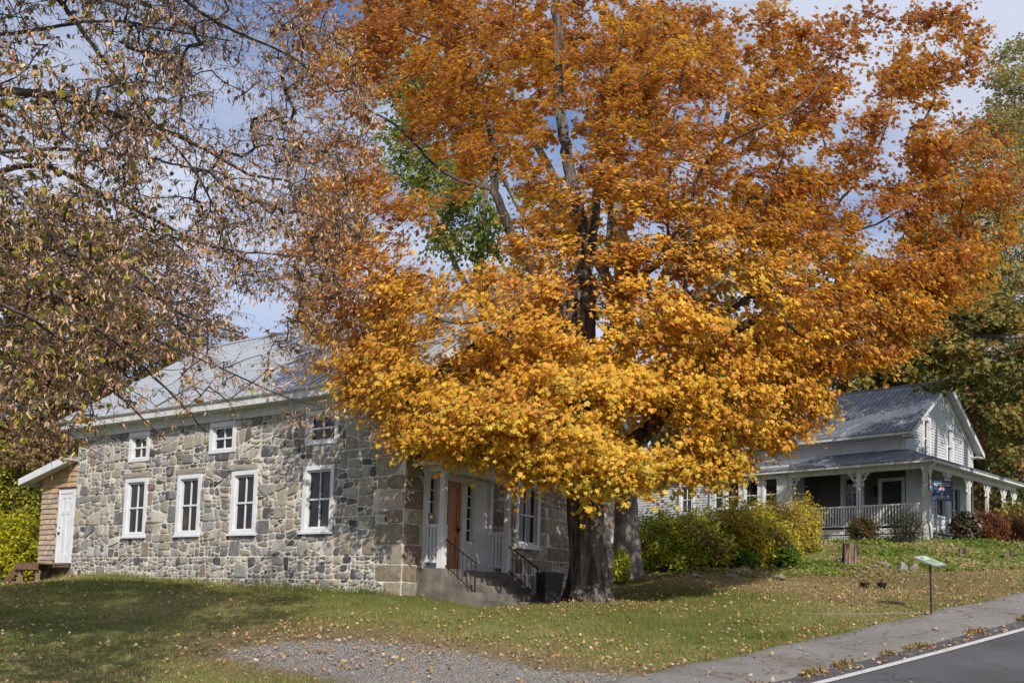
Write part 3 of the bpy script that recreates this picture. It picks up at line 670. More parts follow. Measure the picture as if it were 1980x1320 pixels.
siding(mb, HL.shift(0, .02, 0), 5.78, ML, 6.4, 8.6, [(7.0, 7.9, 6.9, 8.3)], lambda z: (5.78+max(0, z-7.5)*1.5, ML-max(0, z-7.5)*1.5))
siding(mb, FH.shift(0, -.12, 0), 9.4, 14.2, 3.0, 6.2, [(10.5, 11.3, 4.3, 5.7)])
siding(mb, FH.shift(0, -.12, 0), 5.95, 9.4, 2.8, 4.55)
hw = mb.build('wall', MAT['greywhite'], house)
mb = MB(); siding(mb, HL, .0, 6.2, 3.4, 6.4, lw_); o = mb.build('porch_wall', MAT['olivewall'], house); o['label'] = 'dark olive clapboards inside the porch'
mb = MB()   # solid cores behind the boards
mb.box(HG, .135, GWD, -ML, -.135, 2.7, EV); mb.prism(HG, [(.02, EV), (GWD, EV), (3.3, APX-.05)], -ML, -.13)
for h in ():
    pass
mb.box(FH, 5.97, 14.2, -4.5, -.135, 2.6, 6.2)
mb.box(HL, 5.8, ML, -3, .0, 6.2, 7.5); mb.prism(HL, [(5.8, 7.5), (ML, 7.5), (7.5, 8.62)], -3, .0)
# thin sheathing directly behind boards round the window holes
backing(mb, HG.shift(0, -.004, 0), (0, GWD, 2.9, EV), gw_+pw_, .13)
mb.quad(HG([(1.2, -.004, EV), (1.52, -.004, EV), (1.52, -.004, 8.45), (1.2, -.004, 8.2)]))
for q in ([(2.28, EV), (3.8, EV), (3.8, 8.9), (3.3, APX-.08), (2.28, 8.95)], [(4.56, EV), (6.5, EV), (4.56, 8.8)], [(0.05, EV), (1.52, EV), (1.52, 8.45)], [(1.52, 8.22), (2.28, 8.22), (2.28, 8.98), (1.52, 8.46)], [(3.8, 8.18), (4.56, 8.18), (4.56, 8.83), (3.8, 9.35)]):
    mb.quad(HG([(a, -.006, c) for a, c in q]))
backing(mb, HL.shift(0, -.004, 0), (0, 6.0, 2.9, EV), lw_, .13)
mb.build('sheathing', MAT['greywhite'], hw)
for r in gw_: window(HG, r, house, cas=.15, nv=0, paint='white', sill=False, glassb=-.1)
for r in pw_: window(HG, r, house, cas=.12, nv=1, paint='greywhite', sill=False)
for r in lw_: window(HL, r, house, cas=.16, nv=1, rails=(.33, .66), paint='greywhite', sill=False)
window(HL.shift(0, .02, 0), (7.0, 7.9, 6.9, 8.3), house, cas=.12, nv=1, paint='white')
for a in (6.28, 7.2, 8.12, 8.9): window(FH.shift(0, -.05, 0), (a, a+.75, 4.45, 5.75), house, cas=.07, nv=0, rails=(.42,), paint='white')
window(FH.shift(0, -.05, 0), (10.5, 11.3, 4.3, 5.7), house, cas=.12, nv=1, paint='white')
# porch door on the long side
mb = MB(); mb.box(HL, .02, .14, 0, .05, PF, 5.55); mb.box(HL, .95, 1.1, 0, .05, PF, 5.55); mb.box(HL, .14, .95, 0, .047, 5.42, 5.55); sdr = mb.build('door_frame', MAT['greywhite'], house)
mb = MB(); mb.box(HL, .14, .95, 0.005, .03, PF, 5.42); mb.build('door', MAT['iron'], sdr)
mb = MB(); mb.box(HL, 1.22, 1.36, .01, .16, 4.85, 5.2); mb.box(HL, 1.19, 1.39, .01, .2, 5.2, 5.26); mb.build('wall_lantern', MAT['iron'], house)
# trim: corner boards, friezes, mullions
mb = MB()
mb.box(HG, -.02, .13, .003, .045, 6.4, EV-.1); mb.box(HG, GWD-.13, GWD+.02, .003, .045, 3.4, EV-.1); mb.box(HL, -.022, .12, .004, .046, 6.4, EV-.1)
mb.box(HL, -.15, 5.75, .005, .05, 7.06, 7.40)
mb.box(FH, 5.86, 6.28, -.13, -.02, 2.8, 5.78); mb.box(FH, 9.38, 9.55, -.13, -.02, 2.8, 5.86); mb.box(FH, 14.05, 14.2, -.13, -.02, 2.8, 6.2)
for a in (7.03, 7.95, 8.87): mb.box(FH, a, a+.17, -.12, -.03, 4.55, 5.75)
mb.box(FH, 6.28, 9.38, -.12, -.035, 5.70, 5.86); mb.box(FH, 6.28, 9.38, -.12, -.01, 4.38, 4.46)
mb.box(HL, 5.74, 5.9, .02, .07, 6.4, 7.5)
mb.build('trim', MAT['oldwhite'], house)
# main roof
def slab(mb, F, pts, th=.05):
    v = [(a, b_, c) for a, b_, c in pts] + [(a, b_, c-th) for a, b_, c in pts]; k = len(pts)
    mb.add(F(v), [list(range(k)), list(range(k, 2*k))[::-1]]+[(i, (i+1) % k, k+(i+1) % k, k+i)[::-1] for i in range(k)])
def ribs(mb, F, pA, pB, qA, qB, n, h=.03, w=.02):
    pA, pB, qA, qB = map(np.array, (pA, pB, qA, qB)); ax = (pB-pA)/np.linalg.norm(pB-pA)*w; up = np.array([0, 0, h])
    for i in range(n+1):
        t = i/n; s = pA+(pB-pA)*t; e = qA+(qB-qA)*t
        mb.add(F([s-ax, s+ax, s+up, e-ax, e+ax, e+up]), [(0, 3, 5, 2), (1, 2, 5, 4), (0, 2, 1)])
sl = (APX-EV)/3.3; o2 = .38
mb = MB(); zE = EV-o2*sl+.18; zA = APX+.18; RL = -ML-.3; RF = .42
for sg in (0, 1):
    ae = -o2 if sg == 0 else GWD+o2
    slab(mb, HG, [(ae, RF, zE), (ae, RL, zE), (3.3, RL, zA), (3.3, RF, zA)] if sg == 0 else [(3.3, RF, zA), (3.3, RL, zA), (ae, RL, zE), (ae, RF, zE)])
ribs(mb, HG, (-o2, RF-.03, zE+.002), (-o2, RL+.03, zE+.002), (3.3, RF-.03, zA+.002), (3.3, RL+.03, zA+.002), 44)
mb.tube(HG([(3.3, RF, zA), (3.3, RL, zA)]), .05, 6)
# wall gable roof and wing roof on the left
for sg in (0, 1):
    ae = 5.5 if sg == 0 else 9.5; mb.prism(HL, [(ae, 7.42), (7.5, 8.78), (7.5, 8.84), (ae, 7.48)], -3.2, .35)
mb.prism(FH, [(.3, 6.2), (-.95-.8, 7.55), (-.95-.8, 7.6), (.3, 6.26)], 9.3, 14.5, 'a') if False else None
v = [(9.2, .25, 6.12), (14.5, .25, 6.12), (14.5, -2.3, 7.85), (9.2, -2.3, 7.85)]; slab(mb, FH, v); ribs(mb, FH, (9.2, .25, 6.13), (14.5, .25, 6.13), (9.2, -2.3, 7.86), (14.5, -2.3, 7.86), 26)
slab(mb, FH, [(9.2, -2.3, 7.85), (14.5, -2.3, 7.85), (14.5, -5, 6.2), (9.2, -5, 6.2)])
mb.build('roof', MAT['houseroof'], house)
# dormer on the wing
dm = MB(); dm.prism(FH, [(10.55, 6.9), (11.75, 6.9), (11.75, 7.75), (11.15, 8.3), (10.55, 7.75)], -2.0, -.75); dmo = dm.build('dormer', MAT['greywhite'], house)
mb = MB()
for sg in (-1, 1): mb.prism(FH, [(11.15+sg*.85, 7.55), (11.15, 8.36), (11.15, 8.42), (11.15+sg*.85, 7.61)], -2.4, -.55)
mb.build('dormer_roof', MAT['houseroof'], dmo)
mb = MB()
for sg in (-1, 1): mb.prism(FH, [(11.15+sg*.85, 7.46), (11.15, 8.26), (11.15, 8.37), (11.15+sg*.85, 7.57)], -.55, -.5)
mb.build('dormer_trim', MAT['white'], dmo)
# eave boxes / rakes
mb = MB()
mb.box(HL, -.42, 9.4, .02, o2-.02, zE-.10, zE-.06); mb.box(HL, -.42, 9.4, o2-.02, o2+.02, zE-.15, zE+.0-.055); mb.box(HL, -.42, 9.4, .05, .22, zE-.2, zE-.10)
for sg in (0, 1):
    ae = -o2 if sg == 0 else GWD+o2
    mb.prism(HG, [(ae, zE-.06), (3.3, zA-.06), (3.3, zA-.26), (ae, zE-.24)], RF-.05, RF-.01)
    mb.prism(HG, [(ae, zE-.055), (3.3, zA-.055), (3.3, zA-.10), (ae, zE-.10)], .03, RF-.05)
    mb.prism(HG, [(ae+(.4 if sg == 0 else -.4), zE+.13), (3.3, zA-.15), (3.3, zA-.42), (ae+(.4 if sg == 0 else -.4), zE-.14)], .03, .07)
    r0, r1 = (ae-.0, ae+.55) if sg == 0 else (ae-.55, ae)
    mb.box(HG, r0, r1, .03, RF-.06, zE-.24, zE-.19)
mb.build('cornice', MAT['oldwhite'], house)
# porch
PLN, PGN = 5.95, 8.9     # porch lengths on the long and gable sides
pch = MB()
pch.box(FH, 0, PLN, -IN, -.0, PF-.1, PF); pch.box(FG, IN, PGN, -IN-.0, 0, PF-.1, PF)
po2 = pch.build('porch_floor', MAT['porchgrey'], house)
mb = MB()   # skirt boards + eave beam
mb.box(FH, -.02, PLN, .0, .04, PF-.20, PF-.005); mb.box(FG, .0, PGN, .0, .04, PF-.2, PF-.005)
mb.box(FH, 0, PLN, -.14, -.02, 5.62, 5.80); mb.box(FG, .14, PGN, -.14, -.02, 5.62, 5.80)
mb.box(FH, -.3, 9.5, .25, .31, 5.80, 5.90); mb.box(FG, -.31, PGN+.35, .25, .31, 5.80, 5.90); mb.box(FH, -.25, 9.5, -.12, .25, 5.80, 5.83); mb.box(FG, .13, PGN+.3, -.12, .25, 5.80, 5.83)
mb.box(FH, 0, .18, -.0, .05, 2.7, PF-.2); mb.box(FH, 4.3, 4.5, -.0, .05, 2.7, PF-.2); mb.box(FH, 2.6, 2.75, 0, .05, 2.7, PF-.2)
for a in (.0, 1.75, 3.6): mb.box(FG, a, a+.14, .0, .05, 2.7, PF-.2)
mb.build('porch_trim', MAT['oldwhite'], po2)
mb = MB()
siding(mb, FG.shift(0, -.02, 0), 0, PGN, 2.75, PF-.2); mb.build('skirt', MAT['greywhite'], po2)
mb = MB()
for k in range(58):
    a = .2+k*.10
    if a < PLN: mb.box(FH, a, a+.05, -.02, -.005, 2.7, PF-.2)
for k in range(6): mb.box(FH, .18, PLN, -.004, .008, 2.74+k*.095, 2.785+k*.095)
mb.build('lattice', MAT['oldwhite'], po2)
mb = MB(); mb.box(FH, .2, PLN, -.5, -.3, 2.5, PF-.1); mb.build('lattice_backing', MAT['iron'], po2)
mb = MB(); zo, zi = 5.93, 6.66; e = .33
slab(mb, W0, [FH((-e, e, zo)), FH((9.5, e, zo)), FH((9.5, -IN+.02, zi)), FH((IN, -IN, zi))], .04)
slab(mb, W0, [FG((PGN+e, e, zo)), FG((-e, e, zo)), FG((IN, -IN, zi)), FG((PGN+e, -IN, zi))], .04)
for i in range(1, 46):
    a = -e+i*.215; t = 1.0 if a > IN else (a+e)/(IN+e); p, q = np.array((a, e, zo)), np.array((a if a > -e else a, e-(e+IN)*t, zo+(zi-zo)*t))
    for FF_ in (FH, FG):
        if FF_ is FG and a > PGN+e: continue
        mb.add(FF_([p+(-.015, 0, .002), p+(.015, 0, .002), p+(0, 0, .025), q+(-.015, 0, .002), q+(.015, 0, .002), q+(0, 0, .025)]), [(0, 3, 5, 2), (1, 2, 5, 4), (0, 2, 1)])
mb.build('porch_roof', MAT['houseroof'], po2)
def arc(c, r, a0, a1, n=8): return [(c[0]+r*math.cos(R_(a0+(a1-a0)*i/n)), c[1]+r*math.sin(R_(a0+(a1-a0)*i/n))) for i in range(n+1)]
def post(F, a, b, double=True, z0=PF):
    mb = MB()
    if double: mb.box(F, a-.075, a-.025, b-.05, b+.05, z0, 5.62); mb.box(F, a+.025, a+.075, b-.05, b+.05, z0, 5.62); mb.box(F, a-.07, a+.07, b-.045, b+.045, 4.95, 5.615); mb.box(F, a-.075, a+.075, b-.052, b+.052, z0, z0+.12)
    else: mb.box(F, a-.12, a+.12, b-.12, b+.12, z0, 5.62); mb.box(F, a-.15, a+.15, b-.15, b+.15, z0, z0+.08)
    pst = mb.build('post', MAT['oldwhite'], house)
    mb = MB()
    for sg in (-1, 1):
        o = .08 if double else .13
        for pl in (arc((.13, 5.43), .11, 0, 360, 12), arc((.02, 5.27), .10, -70, 60), arc((.12, 5.13), .045, 0, 360, 8), [(.0, 5.0), (.05, 5.06), (.06, 5.12)], [(.22, 5.5), (.32, 5.52), (.36, 5.6)], arc((.32, 5.55), .035, 0, 360, 8), [(.0, 5.6), (.42, 5.6)], [(.05, 5.3), (.12, 5.36), (.2, 5.4), (.28, 5.52)]):
            mb.tube(F([(a+sg*(o-.03+x), b, z) for x, z in pl]), .024, 5)
    mb.build('bracket', MAT['oldwhite'], pst)
for a in (2.78, 5.75): post(FH, a, -.08)
post(FG, .12, -.12, False)
for a in (1.86, 3.9, 5.8, 7.6, 8.8): post(FG, a, -.08)
for a0, a1 in ((.28, 2.68), (2.88, 5.65)):
    mb = MB(); mb.box(FH, a0, a1, -.12, -.05, PF+.86, PF+.92); bl = mb.build('balustrade', MAT['oldwhite'], house); mb = MB(); mb.box(FH, a0, a1, -.11, -.06, PF+.10, PF+.15); mb.build('bottom_rail', MAT['oldwhite'], bl)
    n = int((a1-a0)/.115)
    for k in range(n):
        a = a0+(k+.5)*(a1-a0)/n; mb = MB(); mb.box(FH, a-.022, a+.022, -.105, -.065, PF+.15, PF+.86); mb.build('baluster', MAT['oldwhite'], bl)
mb = MB(); mb.tube(FG(spline([(.02, .28, 5.8), (-.08, .2, 5.7), (-.02, .06, 5.5), (-.02, .05, 4), (-.02, .05, 3.6), (-.05, .12, 3.3), (0.02, .09, 2.9)], 5)), .04, 8); mb.build('downspout', MAT['oldwhite'], house)
# hanging sign
SGN = FG.shift(.38, .05, 0)
sg_o = FG((.7, .25, 5.35))
sgn = root('hanging_sign', sg_o, 'blue square sign with a white balloon emblem on a black bracket', 'sign')
Fs = Fr(at(1821.5, 948.5, 37.6), nrmz(np.array([1., -.12, -.0])), nrmz(np.array([-.12, -1., 0])), nrmz(np.array([0, 0, 1.])))
sw, sh_ = .365, .37
m_b = M('sign_blue', (.012, .035, .10), (.018, .045, .125), 3, .4, 0); m_w = M('sign_white', (.75, .77, .8), None, 3, .5, 0); m_r = M('sign_red', (.55, .03, .03), None, 3, .5, 0)
mb = MB(); mb.box(Fs, -sw, sw, -.015, .015, -sh_, sh_); mb.build('board', m_b, sgn)
mb = MB(); mb.tube(Fs([(-sw-.1, 0, .62), (-sw-.1, 0, -.0)]), .018, 6); mb.tube(Fs([(-sw-.1, 0, .47), (sw-.02, 0, .47)]), .014, 6)
for x in (-sw+.06, sw-.06): mb.tube(Fs([(x, 0, .47), (x, 0, sh_)]), .007, 4)
mb.build('bracket', MAT['iron'], sgn)
bal = lambda t: (.10*math.sin(t), .07+.10*math.cos(t))
def balloon(z0, z1, matl, name, b0):
    pts = []; 
    prof = [(.0, -.155), (.035, -.10), (.065, -.05), (.09, 0), (.1, .05), (.095, .09), (.075, .125), (.045, .15), (0, .16)]
    import bisect
    zs = np.linspace(z0, z1, 9); w = np.interp(zs, [q[1] for q in prof], [q[0] for q in prof])
    pr = [(x, z) for x, z in zip(w, zs)] + [(-x, z) for x, z in zip(w[::-1], zs[::-1])]
    mb = MB(); mb.prism(Fs, pr, .015, b0); mb.build(name, matl, sgn)
balloon(-.155, .16, m_w, 'emblem', .019); balloon(.105, .152, m_r, 'emblem_stripe', .022); balloon(-.12, .02, m_b, 'emblem_stripe', .022)
def text(s, x, z, size, parent, F, b, mat):
    cu = bpy.data.curves.new('lettering', 'FONT'); cu.body = s; cu.size = size; cu.align_x = 'CENTER'; cu.align_y = 'CENTER'; cu.extrude = .001; cu.materials.append(mat)
    t_ = bpy.data.objects.new('lettering_source', cu); me = bpy.data.meshes.new_from_object(t_); bpy.data.objects.remove(t_)
    if not me.materials: me.materials.append(mat)
    o = bpy.data.objects.new('lettering', me); COL.objects.link(o); o.parent = parent
    A, B, Cc = F.M; mw = Matrix((( *A, 0), (*Cc, 0), (*B, 0), (0, 0, 0, 1))).transposed(); mw.translation = Vector(F((x, b, z))-origin_of(parent)); o.matrix_local = mw
text('Marie Fraser', 0, .215, .115, sgn, Fs, .018, m_w); text('450-242-1113', 0, -.215, .095, sgn, Fs, .018, m_w)
mb = MB(); mb.box(Fs, -.29, .29, .015, .018, .275, .285); mb.box(Fs, -.29, .29, .015, .018, -.295, -.285); mb.build('rule_line', m_w, sgn)

# ------------------------------------------------------------------ foliage machinery
def mk_leaf(kind):
    if kind == 'maple':
        tips = [(0, 1.0), (.62, .62), (-.62, .62), (.52, .02), (-.52, .02)]
        order = [(-.52, .02, 0), (-.62, .62, 1), (0, 1.0, 2), (.62, .62, 3), (.52, .02, 4)]
        notch = [(-.12, -.04), (-.40, .27), (-.30, .62), (.30, .62), (.40, .27), (.12, -.04)]
        v = [(0, .3, .05)] + [(x, y_, -.0) for x, y_ in notch] + [(x, y_, -.14) for x, y_, _ in order]
        f = [(0, 1+i, 7+i, 2+i) for i in range(5)]
        return np.array(v), np.array(f)
    if kind == 'bract': return np.array([(-.08, 0, 0), (.1, .1, .02), (.14, .5, .16), (.0, 1, -.02), (-.13, .5, .1)]), np.array([(0, 1, 2, 4), (4, 2, 3, 3)])[:1], 
    if kind == 'round': return np.array([(0, 0, 0), (.42, .2, .06), (.48, .6, .03), (0, 1, -.1), (-.48, .6, .03), (-.42, .2, .06)]), np.array([(0, 1, 2, 3), (0, 3, 4, 5)])
    if kind == 'oval': return np.array([(0, 0, 0), (.26, .45, .04), (0, 1, -.06), (-.26, .45, .04)]), np.array([(0, 1, 2, 3)])
    if kind == 'strip': return np.array([(-.06, 0, 0), (.06, 0, 0), (.12, .5, .16), (-.12, .5, .12), (.02, 1, -.02), (-.05, .98, 0)]), np.array([(0, 1, 2, 3), (3, 2, 4, 5)])
    if kind == 'curl': return np.array([(0, 0, 0), (.3, .3, .12), (.22, .75, -.1), (0, 1, .1), (-.25, .7, .14), (-.3, .3, -.1)]), np.array([(0, 1, 2, 3), (0, 3, 4, 5)])
def leaves(name, pos, nrm, tip, size, col, kind, mat, parent=None, org=None):
    T = mk_leaf(kind); tv, tf_ = T[0], T[1]
    nrm = nrmz(nrm); tip = nrmz(tip - nrm*(tip*nrm).sum(-1, keepdims=True)); side = np.cross(tip, nrm)
    size = np.asarray(size)[:, None, None]
    v = pos[:, None] + size*(tv[None, :, 0:1]*side[:, None] + tv[None, :, 1:2]*tip[:, None] + tv[None, :, 2:3]*nrm[:, None])
    n = len(pos); k = len(tv); f = (tf_[None] + (np.arange(n)*k)[:, None, None]).reshape(-1, tf_.shape[1])
    return link_mesh(name, v.reshape(-1, 3), f, mat, parent, False, np.repeat(col, len(tf_), 0), org)
def sample_ell(spec, n, shell=.5):
    u, v, ru, rv, y, ry = spec
    d = nrmz(rng.normal(size=(n, 3))); r = rng.random(n)**(1/3)*(1-shell) + shell*rng.random(n)**.15
    d *= r[:, None]
    return at(u+d[:, 0]*ru, v-d[:, 2]*rv, y+d[:, 1]*ry)
def grow(limbs, clusters, sidej=.12, rise=.1):
    """Prim-like: joins every cluster to the nearest woody node; returns nodes, parent, and cluster node ids"""
    P = [p for lb in limbs for p in lb]; P = np.array(P); par = list(range(len(P))); pos = [p for p in P]; fixed = len(P)
    par = [-1]*len(P); C_ = np.asarray(clusters); n = len(C_)
    d2 = ((C_[:, None]-P[None])**2).sum(-1); near = d2.argmin(1); dist = d2.min(1); done = np.zeros(n, bool); cid = np.zeros(n, int)
    for _ in range(n):
        dd = np.where(done, 1e9, dist); i = int(dd.argmin()); done[i] = True
        s = pos[near[i]]; e = C_[i]; ln = math.sqrt(dist[i]); k = max(2, int(ln/.35)+1); pr = near[i]; new = []
        mid = (s+e)/2 + rng.normal(size=3)*ln*sidej + np.array([0, 0, -ln*rise])
        for j in range(1, k+1):
            t = j/k; q = (1-t)**2*s + 2*t*(1-t)*mid + t*t*e; pos.append(q); par.append(pr); pr = len(pos)-1; new.append(pr)
        cid[i] = pr; Q = np.array([pos[a] for a in new]); nd = ((C_[:, None]-Q[None])**2).sum(-1); m_ = nd.min(1); b_ = m_ < dist
        dist[b_] = m_[b_]; near[b_] = np.array(new)[nd.argmin(1)[b_]]
    return np.array(pos), np.array(par), cid, fixed
def twigs_mesh(name, pos, par, cid, fixed, mat, parent, r0=.006, pw=.42, rmax=.09, n=4):
    w = np.zeros(len(pos)); w[cid] += 1
    for i in range(len(pos)-1, fixed-1, -1):
        if par[i] >= fixed: w[par[i]] += w[i]
    r = np.minimum(r0*np.maximum(w, 1)**pw, rmax)
    ii = np.arange(fixed, len(pos)); a, b_ = pos[par[ii]], pos[ii]; rb = r[ii]; ra = np.where(par[ii] >= fixed, r[par[ii]], rb*1.1); ra = np.minimum(ra, rb*1.6)
    return seg_tubes(name, a, b_, ra, rb, mat, parent, n)
def seg_tubes(name, a, b_, ra, rb, mat, parent, n=4):
    t = nrmz(b_-a); ref = np.where(np.abs(t[:, 2:3]) < .9, np.array([[0, 0, 1.]]), np.array([[1., 0, 0]])); x = nrmz(np.cross(t, ref)); y = np.cross(t, x)
    an = np.arange(n)/n*2*math.pi; c_, s_ = np.cos(an)[None, :, None], np.sin(an)[None, :, None]; ring = c_*x[:, None]+s_*y[:, None]
    v = np.concatenate([a[:, None]+ra[:, None, None]*ring, b_[:, None]+rb[:, None, None]*ring], 1)
    q = np.array([(j, (j+1) % n, n+(j+1) % n, n+j) for j in range(n)]); f = (q[None]+(np.arange(len(a))*2*n)[:, None, None]).reshape(-1, 4)
    return link_mesh(name, v.reshape(-1, 3), f, mat, parent, True)
def sprays(clusters, centre, per, nt, tl, droop, off, flat=.25):
    """twiglets + leaf positions"""
    n = len(clusters); c_ = np.repeat(clusters, nt, 0); out = nrmz(c_-centre); d = rng.normal(size=(n*nt, 3)); d[:, 2] *= flat; d = nrmz(nrmz(d)+out*.45); d[:, 2] -= droop
    ln = tl*rng.uniform(.5, 1.2, n*nt)[:, None]; a, b_ = c_, c_+d*ln
    m_ = n*nt*per; k = np.repeat(np.arange(n*nt), per); t = rng.uniform(.1, 1.08, m_)[:, None]
    p = a[k]+(b_[k]-a[k])*t + rng.normal(size=(m_, 3))*off*np.array([1, 1, .8]); p[:, 2] -= droop*.3*t[:, 0]**2*tl
    return a, b_, p, out[k], d[k], k
def palette(n, cols, w=None, jit=.12, key=None, keyjit=.25):
    """pick per leaf; key (per leaf 0..1) biases the choice so that whole sprays share a hue"""
    cols = np.array(cols, float); k = len(cols)
    if key is None: i = rng.choice(k, n, p=w)
    else:
        f = np.clip(key + rng.normal(size=n)*keyjit, 0, .999)
        if w is None: i = (f*k).astype(int)
        else: i = np.searchsorted(np.cumsum(w)/np.sum(w), f).clip(0, k-1)
    return cols[i]*(1+rng.normal(size=(n, 1))*jit).clip(.5, 1.6)*(1+rng.normal(size=(n, 3))*.04)

def limb_tubes(mb, limbs, n=9, rough=.12):
    outs = []
    for pts, r0, r1 in limbs:
        sp_ = spline(pts, 6); k = len(sp_); sp_[1:-1] += rng.normal(size=(k-2, 3))*min(r0, .1)*.15
        rr = r0+(r1-r0)*np.linspace(0, 1, k)**.8
        mb.tube(sp_, rr, n, rough=rough); outs.append(sp_)
    return outs
def A3(*p): return [at(*q) for q in p]

# ------------------------------------------------------------------ the big orange maple
tb = snap(1135, 1163, 23.5)
mapA = root('maple_tree', tb, 'big golden and orange maple with thick trunk in front of the stone house', 'tree')
mb = MB()
T0 = tb
trunk_pts = [T0+(0, 0, -.3), T0+(0, 0, .05), T0+(0, 0, .35), T0+(0, 0, 1.0), at(1131, 1000, 23.5), at(1130, 900, 23.5), at(1128, 800, 23.5), at(1122, 700, 23.6), at(1122, 620, 23.7), at(1130, 540, 23.8)]
rad = np.interp(np.linspace(0, 1, 55), [0, .1, .2, .33, .45, .6, .8, 1], [.72, .66, .55, .50, .48, .45, .38, .28])
sp_ = spline(trunk_pts, 6); an = np.arange(26)/26*2*math.pi; k = len(sp_); zrel = sp_[:, 2]-T0[2]
fl = np.exp(-np.clip(zrel, 0, 9)/.45)
rr = np.interp(zrel, [-.3, 0, .3, .9, 1.8, 3, 4.5, 6, 8.3], [.60, .53, .46, .415, .405, .41, .41, .36, .26])
ring = rr[:, None]*(1+fl[:, None]*.28*np.sin(an*5+.6)[None]+.06*np.sin(an*9+2)[None]+.035*rng.normal(size=(1, 26))+.012*rng.normal(size=(k, 26)))
v = np.stack([sp_[:, 0:1]+ring*np.cos(an), sp_[:, 1:2]+ring*np.sin(an), np.repeat(sp_[:, 2:3], 26, 1)], -1)
mb.add(v.reshape(-1, 3), [(i*26+j, i*26+(j+1) % 26, (i+1)*26+(j+1) % 26, (i+1)*26+j) for i in range(k-1) for j in range(26)])
limbsA = [
    (A3((1135, 900, 23.5), (1200, 868, 23.1), (1262, 825, 22.6), (1300, 765, 22.3), (1350, 710, 22.2), (1420, 640, 22), (1500, 600, 21.8)), .25, .09),
    (A3((1128, 730, 23.6), (1185, 640, 23.8), (1225, 560, 24), (1265, 515, 24), (1340, 470, 24), (1460, 380, 24.3)), .22, .07),
    (A3((1262, 825, 22.6), (1290, 700, 22.4), (1318, 590, 22.2), (1300, 460, 22.3), (1298, 360, 22.4), (1310, 230, 22.6), (1350, 60, 22.6)), .12, .03),
    (A3((1318, 590, 22.2), (1345, 450, 22), (1362, 340, 21.8), (1420, 270, 21.6), (1550, 180, 21.2), (1640, 90, 21)), .09, .03),
    (A3((1318, 590, 22.2), (1400, 520, 22), (1455, 430, 22), (1500, 350, 22), (1560, 200, 22)), .09, .03),
    (A3((1225, 560, 24), (1380, 590, 24.6), (1445, 575, 24.8), (1480, 520, 25), (1570, 440, 25), (1660, 350, 25), (1720, 220, 25.4), (1750, 80, 25.5)), .14, .03),
    (A3((1445, 575, 24.8), (1560, 555, 24), (1640, 550, 23.5), (1740, 560, 23), (1830, 540, 22.6)), .08, .02),
    (A3((1500, 600, 21.8), (1600, 640, 21), (1680, 640, 20.6)), .06, .02),
    (A3((1560, 440, 25), (1680, 440, 24), (1780, 380, 23.6), (1860, 330, 23.4)), .07, .02),
    (A3((1125, 650, 23.7), (1060, 560, 23.9), (1000, 475, 24), (960, 370, 24.2), (952, 270, 24.4), (925, 150, 24.6), (880, 60, 24.8), (850, -40, 25)), .20, .07),
    (A3((1122, 600, 23.7), (1125, 450, 24.2), (1105, 350, 24.4), (1092, 280, 24.4), (1080, 180, 24.5), (1078, 80, 24.6), (1072, -40, 24.8)), .23, .13),
    (A3((1130, 560, 23.8), (1150, 430, 24.6), (1160, 280, 25), (1170, 180, 25), (1200, 40, 25.2)), .16, .08),
    (A3((1170, 540, 24), (1200, 300, 25.6), (1235, 180, 26), (1290, 40, 26.2)), .13, .06),
    (A3((1090, 620, 23.6), (980, 600, 23), (880, 600, 22.4), (780, 560, 21.8), (700, 510, 21.4), (640, 500, 21)), .12, .03),
    (A3((960, 370, 24.2), (860, 310, 23.6), (760, 240, 23.2), (690, 170, 23), (660, 90, 23)), .09, .03),
    (A3((1128, 740, 23.5), (1060, 720, 22.6), (960, 700, 21.8), (860, 700, 21.2), (770, 720, 20.8), (720, 750, 20.6)), .13, .03),
    (A3((1130, 800, 23.4), (1100, 800, 22), (1040, 790, 21), (940, 800, 20.4), (860, 850, 20)), .10, .03),
    (A3((1130, 840, 23.4), (1150, 860, 21.8), (1180, 880, 20.8), (1200, 930, 20.4)), .09, .03),
    (A3((1300, 765, 22.3), (1380, 800, 21.6), (1440, 850, 21.2)), .07, .02),
    (A3((925, 150, 24.6), (860, 70, 24), (760, 20, 23.6), (720, -60, 23.5)), .07, .02),
]
limbsA = [(p_, a_*(.8 if i_ else 1), b_*.8) for i_, (p_, a_, b_) in enumerate(limbsA)]
thick = [q for q in limbsA if q[1] > .12]; slim = [q for q in limbsA if q[1] <= .12]
lp = limb_tubes(mb, thick)
mb.build('trunk', MAT['bark'], mapA, smooth=True)
mb = MB(); slim = [([p_[0]] + [q + np.array([0, .5, 0]) + rng.normal(size=3)*.09 for q in p_[1:]], a_*.8, b_*.6) for p_, a_, b_ in slim]
lp += limb_tubes(mb, slim, 7); mb.build('limbs', MAT['limbbark'], mapA, smooth=True)
